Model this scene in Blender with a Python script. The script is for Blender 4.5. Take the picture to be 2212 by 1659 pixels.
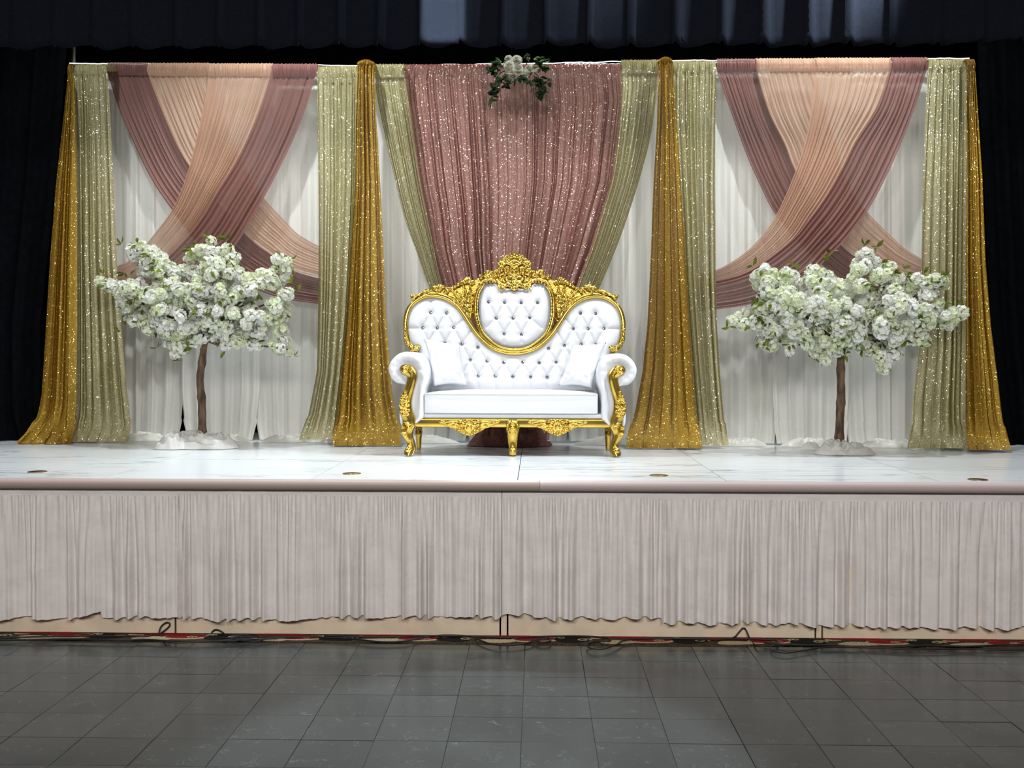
import bpy, bmesh, math, random
import numpy as np
from mathutils import Matrix, Vector, noise as mn
from mathutils.geometry import tessellate_polygon

for o in list(bpy.data.objects):
    bpy.data.objects.remove(o, do_unlink=True)
SC = bpy.context.scene
COL = SC.collection
random.seed(7)
RNG = np.random.default_rng(11)
PI = math.pi

# ------------------------------------------------------------------ camera
F, W, H = 2365.0, 2212.0, 1659.0
EYE = Vector((0.0, 0.0, 1.595))
YAW, PITCH, ROLL = math.atan(0.022), math.atan((829.5 - 768) / F), 0.0022
ROT = (Matrix.Rotation(YAW, 4, 'Z') @ Matrix.Rotation(PI / 2 - PITCH, 4, 'X') @ Matrix.Rotation(ROLL, 4, 'Z'))
cam = bpy.data.cameras.new('camera')
cam.sensor_width, cam.sensor_fit = 36.0, 'HORIZONTAL'
cam.lens = F / W * 36.0
cam.clip_end = 60
camo = bpy.data.objects.new('camera', cam)
camo.matrix_world = Matrix.Translation(EYE) @ ROT
COL.objects.link(camo)
SC.camera = camo

# ------------------------------------------------------------------ light
SC.view_settings.view_transform = 'Standard'
SC.view_settings.look = 'None'
SC.view_settings.exposure = 0.0
SC.view_settings.gamma = 1.0
SC.view_settings.use_curve_mapping = False
SC.cycles.max_bounces = 8
SC.cycles.diffuse_bounces = 3
SC.cycles.glossy_bounces = 3
SC.cycles.transmission_bounces = 4
SC.cycles.transparent_max_bounces = 16
SC.cycles.sample_clamp_indirect = 4.0
SC.cycles.caustics_reflective = False
SC.cycles.caustics_refractive = False
world = bpy.data.worlds.new('world')
SC.world = world
world.use_nodes = True
world.node_tree.nodes['Background'].inputs[0].default_value = (0.6, 0.65, 0.7, 1)
world.node_tree.nodes['Background'].inputs[1].default_value = 0.0


def lamp(name, kind, loc, target, energy, color=(1, 1, 1), size=0.1, size_y=None, angle=60, blend=0.4):
    d = bpy.data.lights.new(name, kind)
    d.energy, d.color = energy, color
    if kind == 'SPOT':
        d.spot_size, d.spot_blend, d.shadow_soft_size = math.radians(angle), blend, size
    elif kind == 'AREA':
        d.size = size
        if size_y:
            d.shape, d.size_y = 'RECTANGLE', size_y
    o = bpy.data.objects.new(name, d)
    o.location = loc
    o.rotation_euler = (Vector(target) - Vector(loc)).to_track_quat('-Z', 'Y').to_euler()
    COL.objects.link(o)
    return o


COOL = (0.88, 0.95, 1.0)
# row of stage border lamps hung behind the valance, aimed down at the set
for bx, be, ty in ((-3.4, 190, 8.3), (-1.75, 430, 8.25), (-0.15, 105, 8.1), (0.35, 45, 8.1), (1.9, 380, 8.2), (3.4, 190, 8.3)):
    lamp('border_lamp', 'SPOT', (bx, 7.15, 5.3), (bx * 0.98, ty, 0.9), be, COOL, 0.05, angle=94, blend=0.6)
# back lights above and behind the pipe, aimed forward and down over the top of the drapes
for bx, be in ((-2.4, 60), (0.0, 190), (2.4, 60)):
    lamp('back_lamp', 'SPOT', (bx, 9.15, 5.35), (bx * 0.8, 5.9, 0.4), be, (0.85, 0.94, 1.0), 0.06, angle=80, blend=0.5)
# hall ceiling panels in front of the stage
for hx in (-2.8, 0.0, 2.8):
    lamp('hall_panel', 'AREA', (hx, -1.6, 4.5), (hx * 0.8, 6.1, 0.3), 168, (1.0, 0.978, 0.96), 1.6, 1.0)
lamp('back_spot', 'SPOT', (-0.15, 9.2, 5.4), (-0.25, 4.1, 0.0), 2200, (0.8, 0.92, 1.0), 0.05, angle=20, blend=0.4)
# a shuttered spot that cuts a slot of light on the valance, and a lamp close to it that rakes the pleats
o = lamp('shutter_spot', 'AREA', (-0.56, 3.6, 4.005), (-0.56, 6.6, 4.005), 8.0, COOL, 0.25, 1.05)
o.data.spread = math.radians(0.9)
lamp('side_lamp', 'SPOT', (2.45, 6.1, 4.25), (-0.4, 6.62, 3.6), 560, COOL, 0.05, angle=110, blend=0.6)
lamp('side_lamp', 'SPOT', (0.85, 6.05, 4.4), (-1.2, 6.62, 3.6), 130, COOL, 0.05, angle=110, blend=0.6)
# unseen fill light added behind the backdrop so the white cloth glows
lamp('glow_fill', 'AREA', (0.0, 9.45, 2.9), (0.0, 8.7, 2.9), 26, (0.92, 0.98, 1.0), 6.6, 1.4)


# ------------------------------------------------------------------ pixel -> place
def ray(px, py):
    d = Vector(((px - W / 2) / F, (H / 2 - py) / F, -1.0))
    return (ROT.to_3x3() @ d)


def P(px, py, Y, b=0.0):
    """point of the upright plane y = Y + b x seen at (px, py)"""
    d = ray(px, py)
    t = (Y + b * EYE.x - EYE.y) / (d.y - b * d.x)
    return EYE + d * t


def PZ(px, py, z):
    d = ray(px, py)
    return EYE + d * ((z - EYE.z) / d.z)


STAGE_Z = 0.895
BB = -0.062                      # the backdrop stands very slightly askew on the stage
YBACK = 8.66


def B(px, py, off=0.0):
    return P(px, py, YBACK + off, BB)


# ------------------------------------------------------------------ mesh helpers
def link(name, me, mat=None, parent=None):
    o = bpy.data.objects.new(name, me)
    COL.objects.link(o)
    if mat is not None and len(me.materials) == 0:
        me.materials.append(mat)
    if parent is not None:
        o.parent = parent
        o.matrix_parent_inverse = parent.matrix_world.inverted()
    return o


def mesh(name, v, f, smooth=True):
    me = bpy.data.meshes.new(name)
    me.from_pydata([tuple(p) for p in v], [], [tuple(int(i) for i in q) for q in f])
    if smooth:
        me.polygons.foreach_set('use_smooth', [True] * len(me.polygons))
    me.update()
    return me


def obj(name, v, f, mat, parent=None, smooth=True):
    return link(name, mesh(name, v, f, smooth), mat, parent)


def tag(o, label=None, cat=None, group=None, kind=None):
    if label:
        o['label'] = label
    if cat:
        o['category'] = cat
    if group:
        o['group'] = group
    if kind:
        o['kind'] = kind
    return o


def thing(name, loc, label, cat, group=None):
    o = bpy.data.objects.new(name, None)
    o.empty_display_size = 0.05
    o.location = loc
    COL.objects.link(o)
    o.matrix_world = Matrix.Translation(Vector(loc))
    return tag(o, label, cat, group)


class MB:
    def __init__(s):
        s.v, s.f = [], []

    def add(s, v, f):
        n = len(s.v)
        s.v.extend([tuple(p) for p in v])
        s.f.extend([tuple(int(i) + n for i in q) for q in f])

    def grid(s, arr, wrap_u=False):
        """arr[i][j] points"""
        ni, nj = len(arr), len(arr[0])
        v = [p for r in arr for p in r]
        f = []
        for i in range(ni - 1):
            for j in range(nj - (0 if wrap_u else 1)):
                k = (j + 1) % nj
                f.append((i * nj + j, i * nj + k, (i + 1) * nj + k, (i + 1) * nj + j))
        s.add(v, f)

    def tube(s, pts, rad, n=8, caps=True):
        pts = [Vector(p) for p in pts]
        if not hasattr(rad, '__len__'):
            rad = [rad] * len(pts)
        up = None
        rows = []
        for i, p in enumerate(pts):
            t = (pts[min(i + 1, len(pts) - 1)] - pts[max(i - 1, 0)])
            if t.length < 1e-9:
                t = Vector((0, 0, 1))
            t.normalize()
            if up is None:
                up = Vector((0, 1, 0)) if abs(t.y) < 0.9 else Vector((1, 0, 0))
            a = (up - t * up.dot(t))
            if a.length < 1e-6:
                a = t.orthogonal()
            a.normalize()
            b = t.cross(a)
            up = a
            rows.append([p + (a * math.cos(k * 2 * PI / n) + b * math.sin(k * 2 * PI / n)) * rad[i] for k in range(n)])
        n0 = len(s.v)
        s.grid(rows, wrap_u=True)
        if caps:
            s.f.append(tuple(n0 + k for k in range(n))[::-1])
            m = n0 + (len(rows) - 1) * n
            s.f.append(tuple(m + k for k in range(n)))

    def ball(s, c, r, nu=10, nv=6):
        if not hasattr(r, '__len__'):
            r = (r, r, r)
        rows = []
        for i in range(nv + 1):
            th = PI * i / nv
            sn = max(math.sin(th), 0.02)
            rows.append([(c[0] + r[0] * sn * math.cos(2 * PI * j / nu), c[1] + r[1] * sn * math.sin(2 * PI * j / nu),
                          c[2] + r[2] * math.cos(th)) for j in range(nu)])
        s.grid(rows, wrap_u=True)

    def box(s, lo, hi):
        x0, y0, z0 = lo
        x1, y1, z1 = hi
        v = [(x0, y0, z0), (x1, y0, z0), (x1, y1, z0), (x0, y1, z0), (x0, y0, z1), (x1, y0, z1), (x1, y1, z1), (x0, y1, z1)]
        s.add(v, [(0, 3, 2, 1), (4, 5, 6, 7), (0, 1, 5, 4), (1, 2, 6, 5), (2, 3, 7, 6), (3, 0, 4, 7)])

    def lathe(s, c, prof, n=16):
        """prof: (radius, z) list"""
        rows = [[(c[0] + r * math.cos(2 * PI * k / n), c[1] + r * math.sin(2 * PI * k / n), c[2] + z) for k in range(n)] for r, z in prof]
        n0 = len(s.v)
        s.grid(rows, wrap_u=True)
        s.f.append(tuple(n0 + k for k in range(n))[::-1])
        m = n0 + (len(rows) - 1) * n
        s.f.append(tuple(m + k for k in range(n)))

    def plate(s, pts, back):
        """closed outline pts (front), extruded by vector back"""
        n = len(pts)
        pts = [Vector(p) for p in pts]
        tri = tessellate_polygon([pts])
        v = pts + [p + Vector(back) for p in pts]
        f = [tuple(t) for t in tri] + [tuple(i + n for i in t)[::-1] for t in tri]
        f += [(i, (i + 1) % n, (i + 1) % n + n, i + n) for i in range(n)]
        s.add(v, f)

    def build(s, name, mat, parent=None, smooth=True):
        me = mesh(name, s.v, s.f, smooth)
        bm = bmesh.new()
        bm.from_mesh(me)
        bmesh.ops.recalc_face_normals(bm, faces=bm.faces)
        bm.to_mesh(me)
        bm.free()
        return link(name, me, mat, parent)


def smooth_angle(o, deg=40):
    me = o.data
    bm = bmesh.new()
    bm.from_mesh(me)
    lim = math.radians(deg)
    for e in bm.edges:
        if len(e.link_faces) == 2 and e.calc_face_angle(0) > lim:
            e.smooth = False
    bm.to_mesh(me)
    bm.free()


def voxel(o, size):
    """fuse the carved pieces of one part into a single surface"""
    m = o.modifiers.new('r', 'REMESH')
    m.mode, m.voxel_size, m.use_smooth_shade = 'VOXEL', size, True
    dg = bpy.context.evaluated_depsgraph_get()
    me = bpy.data.meshes.new_from_object(o.evaluated_get(dg))
    o.modifiers.clear()
    old = o.data
    o.data = me
    bpy.data.meshes.remove(old)
    me.polygons.foreach_set('use_smooth', [True] * len(me.polygons))
    return o


def catmull(pts, n):
    """n samples through pts, evenly in arc length"""
    p = np.array(pts, float)
    p = np.vstack([2 * p[0] - p[1], p, 2 * p[-1] - p[-2]])
    out = []
    for i in range(1, len(p) - 2):
        for t in np.linspace(0, 1, 16, endpoint=False):
            a, b, c, d = p[i - 1], p[i], p[i + 1], p[i + 2]
            out.append(0.5 * ((2 * b) + (-a + c) * t + (2 * a - 5 * b + 4 * c - d) * t * t + (-a + 3 * b - 3 * c + d) * t ** 3))
    out.append(p[-2])
    out = np.array(out)
    s = np.concatenate([[0], np.cumsum(np.linalg.norm(np.diff(out, axis=0), axis=1))])
    q = np.linspace(0, s[-1], n)
    return np.stack([np.interp(q, s, out[:, k]) for k in range(out.shape[1])], 1)


def inside(poly, x, y):
    c = np.zeros(np.shape(x), bool)
    n = len(poly)
    for i in range(n):
        x0, y0 = poly[i]
        x1, y1 = poly[(i + 1) % n]
        if y0 == y1:
            continue
        k = ((y0 > y) != (y1 > y)) & (x < (x1 - x0) * (y - y0) / (y1 - y0) + x0)
        c ^= k
    return c


# ------------------------------------------------------------------ materials
class M:
    def __init__(s, name):
        s.m = bpy.data.materials.new(name)
        s.m.use_nodes = True
        s.t = s.m.node_tree
        s.t.nodes.clear()
        s.out = s.n('ShaderNodeOutputMaterial')

    def n(s, kind, **kw):
        nd = s.t.nodes.new(kind)
        for k, v in kw.items():
            if k.startswith('i_'):
                nd.inputs[k[2:].replace('_', ' ')].default_value = v
            else:
                setattr(nd, k, v)
        return nd

    def l(s, a, b):
        s.t.links.new(a, b)

    def ramp(s, fac, stops, interp='LINEAR'):
        r = s.n('ShaderNodeValToRGB')
        r.color_ramp.interpolation = interp
        while len(r.color_ramp.elements) < len(stops):
            r.color_ramp.elements.new(0.5)
        for e, (p, c) in zip(r.color_ramp.elements, stops):
            e.position = p
            e.color = (*c, 1) if len(c) == 3 else c
        s.l(fac, r.inputs[0])
        return r.outputs[0]

    def math(s, op, a, b=None, clamp=False):
        nd = s.n('ShaderNodeMath', operation=op, use_clamp=clamp)
        for i, x in enumerate((a, b)):
            if x is None:
                continue
            if isinstance(x, (int, float)):
                nd.inputs[i].default_value = x
            else:
                s.l(x, nd.inputs[i])
        return nd.outputs[0]

    def mix(s, fac, a, b):
        nd = s.n('ShaderNodeMixShader')
        if isinstance(fac, (int, float)):
            nd.inputs[0].default_value = fac
        else:
            s.l(fac, nd.inputs[0])
        s.l(a, nd.inputs[1])
        s.l(b, nd.inputs[2])
        return nd.outputs[0]

    def mixc(s, fac, a, b):
        nd = s.n('ShaderNodeMix', data_type='RGBA')
        for sock, x in ((nd.inputs[0], fac), (nd.inputs[6], a), (nd.inputs[7], b)):
            if hasattr(x, 'links') or isinstance(x, bpy.types.NodeSocket):
                s.l(x, sock)
            elif isinstance(x, (int, float)):
                sock.default_value = x
            else:
                sock.default_value = (*x, 1)
        return nd.outputs[2]

    def done(s, sh):
        s.l(sh, s.out.inputs[0])
        return s.m


def rgb(r, g, b):
    """sRGB 0-255 -> linear"""
    return tuple(((c / 255) / 12.92 if c / 255 <= 0.04045 else ((c / 255 + 0.055) / 1.055) ** 2.4) for c in (r, g, b))


def plain(name, col, rough=0.5, metal=0.0, var=0.0, scale=20.0, bump=0.0, bscale=60.0, spec=0.5, stretch=(1, 1, 1), sheen=0.0, col2=None):
    m = M(name)
    p = m.n('ShaderNodeBsdfPrincipled')
    p.inputs['Roughness'].default_value = rough
    p.inputs['Metallic'].default_value = metal
    p.inputs['Specular IOR Level'].default_value = spec
    if sheen:
        p.inputs['Sheen Weight'].default_value = sheen
        p.inputs['Sheen Roughness'].default_value = 0.4
    tc = m.n('ShaderNodeTexCoord')
    mp = m.n('ShaderNodeMapping')
    mp.inputs['Scale'].default_value = stretch
    m.l(tc.outputs['Object'], mp.inputs[0])
    if var or col2:
        nz = m.n('ShaderNodeTexNoise', i_Scale=scale, i_Detail=4.0)
        m.l(mp.outputs[0], nz.inputs['Vector'])
        c2 = col2 or tuple(c * (1 - var) for c in col)
        c1 = col if col2 else tuple(min(1, c * (1 + var * 0.5)) for c in col)
        m.l(m.ramp(nz.outputs[0], [(0.35, c2), (0.65, c1)]), p.inputs['Base Color'])
    else:
        p.inputs['Base Color'].default_value = (*col, 1)
    if bump:
        nb = m.n('ShaderNodeTexNoise', i_Scale=bscale, i_Detail=3.0)
        m.l(mp.outputs[0], nb.inputs['Vector'])
        bp = m.n('ShaderNodeBump', i_Strength=bump, i_Distance=0.01)
        m.l(nb.outputs[0], bp.inputs['Height'])
        m.l(bp.outputs[0], p.inputs['Normal'])
    return m.done(p.outputs[0])


def sheer(name, col, opac=0.75, edge=0.97, transl=0.45, weave=900.0):
    """thin chiffon: part of the light passes, more cloth is crossed at a slant"""
    m = M(name)
    d = m.n('ShaderNodeBsdfDiffuse')
    t = m.n('ShaderNodeBsdfTranslucent')
    tr = m.n('ShaderNodeBsdfTransparent')
    tc = m.n('ShaderNodeTexCoord')
    nz = m.n('ShaderNodeTexNoise', i_Scale=weave, i_Detail=1.0)
    m.l(tc.outputs['Object'], nz.inputs['Vector'])
    c = m.ramp(nz.outputs[0], [(0.3, tuple(x * 0.9 for x in col)), (0.7, tuple(min(1, x * 1.06) for x in col))])
    m.l(c, d.inputs[0])
    m.l(c, t.inputs[0])
    lw = m.n('ShaderNodeLayerWeight', i_Blend=0.35)
    fac = m.ramp(lw.outputs['Facing'], [(0.0, (opac,) * 3), (0.8, (edge,) * 3)])
    body = m.mix(transl, d.outputs[0], t.outputs[0])
    g = m.n('ShaderNodeBsdfAnisotropic' if False else 'ShaderNodeBsdfGlossy', i_Roughness=0.45)
    m.l(c, g.inputs[0])
    body = m.mix(0.08, body, g.outputs[0])
    return m.done(m.mix(fac, tr.outputs[0], body))


def sequin(name, disc, light, deep, cell=0.0085, tilt=1.7, transl=0.45, cover=0.62, rough=0.3, opac=0.93):
    """small tilted discs sewn on thin cloth; a slant view crosses more cloth"""
    m = M(name)
    tc = m.n('ShaderNodeTexCoord')
    vo = m.n('ShaderNodeTexVoronoi', i_Scale=1.0 / cell)
    m.l(tc.outputs['Object'], vo.inputs['Vector'])
    ge = m.n('ShaderNodeNewGeometry')
    sub = m.n('ShaderNodeVectorMath', operation='SUBTRACT')
    sub.inputs[1].default_value = (0.5, 0.5, 0.5)
    m.l(vo.outputs['Color'], sub.inputs[0])
    sc = m.n('ShaderNodeVectorMath', operation='SCALE')
    sc.inputs['Scale'].default_value = tilt
    m.l(sub.outputs[0], sc.inputs[0])
    ad = m.n('ShaderNodeVectorMath', operation='ADD')
    m.l(sc.outputs[0], ad.inputs[0])
    m.l(ge.outputs['Normal'], ad.inputs[1])
    no = m.n('ShaderNodeVectorMath', operation='NORMALIZE')
    m.l(ad.outputs[0], no.inputs[0])
    p = m.n('ShaderNodeBsdfPrincipled')
    p.inputs['Metallic'].default_value = 1.0
    p.inputs['Roughness'].default_value = rough
    sep = m.n('ShaderNodeSeparateColor')
    m.l(vo.outputs['Color'], sep.inputs[0])
    m.l(m.mixc(sep.outputs[1], tuple(c * 0.8 for c in disc), tuple(min(1, c * 1.15) for c in disc)), p.inputs['Base Color'])
    m.l(no.outputs[0], p.inputs['Normal'])
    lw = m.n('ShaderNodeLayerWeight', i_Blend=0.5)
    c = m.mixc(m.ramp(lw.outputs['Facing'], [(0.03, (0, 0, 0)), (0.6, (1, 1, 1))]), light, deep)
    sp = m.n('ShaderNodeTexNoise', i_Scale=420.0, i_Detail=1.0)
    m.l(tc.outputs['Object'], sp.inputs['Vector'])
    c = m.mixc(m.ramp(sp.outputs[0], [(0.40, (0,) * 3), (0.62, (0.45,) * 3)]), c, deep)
    d = m.n('ShaderNodeBsdfDiffuse')
    m.l(c, d.inputs[0])
    t = m.n('ShaderNodeBsdfTranslucent')
    m.l(c, t.inputs[0])
    tr = m.n('ShaderNodeBsdfTransparent')
    body = m.mix(transl, d.outputs[0], t.outputs[0])
    body = m.mix(opac, tr.outputs[0], body)
    fac = m.math('LESS_THAN', vo.outputs['Distance'], cover * 0.72)
    part = m.math('MULTIPLY', fac, m.ramp(sep.outputs[2], [(0.0, (0.1,) * 3), (0.90, (0.38,) * 3), (0.97, (1.0,) * 3)]))
    return m.done(m.mix(part, body, p.outputs[0]))


MT = {}
MT['white_cloth'] = sheer('white_voile', rgb(244, 241, 232), 0.95, 0.99, 0.45, 300.0)
MT['white_swag'] = MT['white_cloth']
MT['peach'] = sheer('peach_chiffon', rgb(220, 180, 152), 0.66, 0.97, 0.4)
MT['mauve'] = sheer('mauve_chiffon', rgb(148, 105, 98), 0.84, 0.98, 0.35)
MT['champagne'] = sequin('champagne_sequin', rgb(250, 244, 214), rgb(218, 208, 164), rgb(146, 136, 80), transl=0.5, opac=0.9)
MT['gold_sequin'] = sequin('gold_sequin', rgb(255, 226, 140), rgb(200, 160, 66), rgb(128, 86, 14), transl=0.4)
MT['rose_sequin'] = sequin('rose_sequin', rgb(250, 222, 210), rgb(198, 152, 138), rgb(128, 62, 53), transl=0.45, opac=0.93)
MT['rose_cloth'] = plain('rose_velvet', rgb(140, 88, 80), 0.6, bump=0.6, bscale=90, var=0.4, scale=60)
MT['tulle'] = sheer('white_tulle', rgb(250, 247, 242), 0.78, 0.98, 0.4, 200.0)
MT['black_cloth'] = plain('black_velour', (0.0025, 0.003, 0.004), 0.9, spec=0.03, var=0.3)
MT['navy'] = plain('navy_velour', (0.006, 0.0078, 0.0125), 0.9, spec=0.05, bump=0.15, bscale=300, var=0.15, scale=60)
MT['skirt'] = plain('skirt_polyester', rgb(228, 221, 218), 0.55, spec=0.3, bump=0.35, bscale=30, var=0.05, scale=8)
MT['nosing_pink'] = plain('nosing_vinyl', rgb(172, 154, 147), 0.5, spec=0.3, bump=0.05, bscale=200)
MT['nosing_pale'] = plain('nosing_vinyl_pale', rgb(188, 171, 169), 0.5, spec=0.3, bump=0.05, bscale=200)
MT['cream_paint'] = plain('cream_plywood', rgb(226, 208, 182), 0.6, var=0.12, scale=6, bump=0.1, bscale=40)
MT['dark'] = plain('dark_gap', (0.01, 0.009, 0.008), 0.9)
MT['grout'] = plain('tile_adhesive', (0.02, 0.019, 0.018), 0.9)
MT['wall'] = plain('hall_plaster', rgb(150, 140, 128), 0.8, var=0.08, scale=3, bump=0.05)
MT['stage_wall'] = plain('stage_black_paint', (0.008, 0.008, 0.009), 0.9, var=0.2)
MT['leather'] = plain('white_leatherette', rgb(224, 225, 228), 0.36, spec=0.45, bump=0.04, bscale=500)
MT['satin'] = plain('white_satin', rgb(228, 228, 232), 0.34, spec=0.5, bump=0.05, bscale=120)
MT['gold'] = plain('gilt', rgb(230, 194, 92), 0.19, 0.96, var=0.35, scale=30, bump=0.08, bscale=120)
MT['gold_plain'] = plain('gilt_smooth', rgb(224, 188, 88), 0.19, 0.96, var=0.2, scale=6)
MT['crystal'] = plain('crystal_button', rgb(150, 152, 158), 0.15, 0.9)
MT['steel'] = plain('dull_steel', rgb(170, 165, 155), 0.5, 0.3)
MT['brass'] = plain('floor_brass', rgb(150, 125, 85), 0.35, 0.8, var=0.3, scale=60)
MT['bronze'] = plain('floor_bronze', rgb(70, 58, 52), 0.4, 0.6, var=0.3, scale=60)
MT['cable'] = plain('black_rubber', (0.008, 0.008, 0.009), 0.5)
MT['bark'] = plain('bark', rgb(112, 88, 66), 0.85, bump=0.9, bscale=30, col2=rgb(58, 44, 34), scale=18, stretch=(2, 2, 0.6))
MT['blossom_core'] = plain('blossom_core', rgb(214, 222, 150), 0.8)


def petal_mat(name, col, deep, scale=9.0):
    m = M(name)
    d = m.n('ShaderNodeBsdfDiffuse')
    t = m.n('ShaderNodeBsdfTranslucent')
    ge = m.n('ShaderNodeNewGeometry')
    nz = m.n('ShaderNodeTexNoise', i_Scale=scale, i_Detail=2.0)
    m.l(ge.outputs['Position'], nz.inputs['Vector'])
    c = m.ramp(nz.outputs[0], [(0.38, deep), (0.6, col)])
    m.l(c, d.inputs[0])
    m.l(c, t.inputs[0])
    return m.done(m.mix(0.35, d.outputs[0], t.outputs[0]))


MT['petal'] = petal_mat('blossom_petal', rgb(252, 252, 248), rgb(240, 246, 216))
MT['rose_petal'] = petal_mat('rose_petal', rgb(226, 220, 204), rgb(190, 188, 160), 40)
MT['leaf'] = petal_mat('leaf_green', rgb(128, 138, 60), rgb(84, 98, 40), 14)
MT['dark_leaf'] = petal_mat('leaf_dark', rgb(66, 88, 58), rgb(38, 54, 40), 30)
MT['pale_leaf'] = petal_mat('leaf_pale', rgb(140, 158, 110), rgb(96, 122, 76), 30)


def marble_mat():
    m = M('marble_vinyl')
    p = m.n('ShaderNodeBsdfPrincipled', i_Roughness=0.22)
    ge = m.n('ShaderNodeNewGeometry')
    oi = m.n('ShaderNodeObjectInfo')
    mp = m.n('ShaderNodeMapping')
    mp.inputs['Scale'].default_value = (0.55, 2.6, 1.0)
    mp.inputs['Rotation'].default_value = (0, 0, 0.16)
    m.l(ge.outputs['Position'], mp.inputs[0])
    ad = m.n('ShaderNodeVectorMath', operation='ADD')
    cb = m.n('ShaderNodeCombineXYZ')
    m.l(m.math('MULTIPLY', oi.outputs['Random'], 37.0), cb.inputs[2])
    m.l(mp.outputs[0], ad.inputs[0])
    m.l(cb.outputs[0], ad.inputs[1])
    n1 = m.n('ShaderNodeTexNoise', i_Scale=1.6, i_Detail=5.0, i_Roughness=0.55, i_Distortion=0.5)
    m.l(ad.outputs[0], n1.inputs['Vector'])
    a1 = m.math('ABSOLUTE', m.math('SUBTRACT', n1.outputs[0], 0.5))
    line = m.ramp(a1, [(0.0, (1, 1, 1)), (0.018, (0.25,) * 3), (0.05, (0, 0, 0))])
    n2 = m.n('ShaderNodeTexNoise', i_Scale=1.1, i_Detail=2.0)
    m.l(ad.outputs[0], n2.inputs['Vector'])
    mask = m.ramp(n2.outputs[0], [(0.42, (0.05,) * 3), (0.62, (0.8,) * 3)])
    f = m.math('MULTIPLY', line, mask)
    m.l(m.mixc(f, rgb(228, 231, 232), rgb(140, 144, 148)), p.inputs['Base Color'])
    return m.done(p.outputs[0])


def tile_mat():
    m = M('slate_vinyl_tile')
    p = m.n('ShaderNodeBsdfPrincipled', i_Roughness=0.2)
    p.inputs['Specular IOR Level'].default_value = 0.3
    ge = m.n('ShaderNodeNewGeometry')
    oi = m.n('ShaderNodeObjectInfo')
    ad = m.n('ShaderNodeVectorMath', operation='ADD')
    cb = m.n('ShaderNodeCombineXYZ')
    m.l(m.math('MULTIPLY', oi.outputs['Random'], 50.0), cb.inputs[2])
    m.l(ge.outputs['Position'], ad.inputs[0])
    m.l(cb.outputs[0], ad.inputs[1])
    n1 = m.n('ShaderNodeTexNoise', i_Scale=9.0, i_Detail=4.0, i_Roughness=0.6, i_Distortion=1.2)
    m.l(ad.outputs[0], n1.inputs['Vector'])
    a1 = m.math('ABSOLUTE', m.math('SUBTRACT', n1.outputs[0], 0.5))
    line = m.ramp(a1, [(0.0, (1, 1, 1)), (0.012, (0, 0, 0))])
    n2 = m.n('ShaderNodeTexNoise', i_Scale=14.0, i_Detail=2.0)
    m.l(ad.outputs[0], n2.inputs['Vector'])
    f = m.math('MULTIPLY', line, m.ramp(n2.outputs[0], [(0.5, (0,) * 3), (0.68, (0.75,) * 3)]))
    base = m.mixc(oi.outputs['Random'], rgb(49, 54, 53), rgb(60, 65, 64))
    m.l(m.mixc(f, base, rgb(118, 118, 113)), p.inputs['Base Color'])
    n3 = m.n('ShaderNodeTexNoise', i_Scale=3.0, i_Detail=2.0)
    m.l(ge.outputs['Position'], n3.inputs['Vector'])
    m.l(m.ramp(n3.outputs[0], [(0.3, (0.16,) * 3), (0.7, (0.26,) * 3)]), p.inputs['Roughness'])
    bp = m.n('ShaderNodeBump', i_Strength=0.05, i_Distance=0.01)
    m.l(n3.outputs[0], bp.inputs['Height'])
    m.l(bp.outputs[0], p.inputs['Normal'])
    return m.done(p.outputs[0])


def carpet_mat(name, col, col2):
    return plain(name, col, 0.95, spec=0.05, col2=col2, scale=120, bump=0.5, bscale=400)


MT['marble'] = marble_mat()
MT['tile'] = tile_mat()
MT['carpet_brown'] = carpet_mat('carpet_brown', rgb(92, 78, 62), rgb(52, 44, 36))
MT['carpet_red'] = carpet_mat('carpet_red', rgb(158, 44, 50), rgb(112, 32, 38))
MT['carpet_cream'] = carpet_mat('carpet_cream', rgb(206, 192, 156), rgb(156, 140, 108))
MT['carpet_black'] = carpet_mat('carpet_black', rgb(44, 44, 42), rgb(22, 23, 22))

# ------------------------------------------------------------------ the setting
YF = 6.004                       # where the tiles stop
YW = 6.166                       # face of the stage front
XL, XR, YN, YE, ZC = -6.0, 6.0, -3.0, 10.2, 6.3


def structure(name, lo, hi, mat, label=None):
    mb = MB()
    mb.box(lo, hi)
    o = mb.build(name, mat, smooth=False)
    o['kind'] = 'structure'
    return o


floor = structure('floor', (XL, YN, -0.12), (XR, YE, -0.006), MT['grout'])
structure('ceiling', (XL, YN, ZC), (XR, YE, ZC + 0.1), MT['wall'])
structure('wall_left', (XL - 0.1, YN, -0.12), (XL, YW, ZC), MT['wall'])
structure('wall_right', (XR, YN, -0.12), (XR + 0.1, YW, ZC), MT['wall'])
structure('wall_stage_left', (XL - 0.1, YW, -0.12), (XL, YE, ZC), MT['stage_wall'])
structure('wall_stage_right', (XR, YW, -0.12), (XR + 0.1, YE, ZC), MT['stage_wall'])
structure('wall_back', (XL - 0.1, YE, -0.12), (XR + 0.1, YE + 0.1, ZC), MT['stage_wall'])
structure('wall_front', (XL - 0.1, YN - 0.1, -0.12), (XR + 0.1, YN, ZC), MT['wall'])

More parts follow.
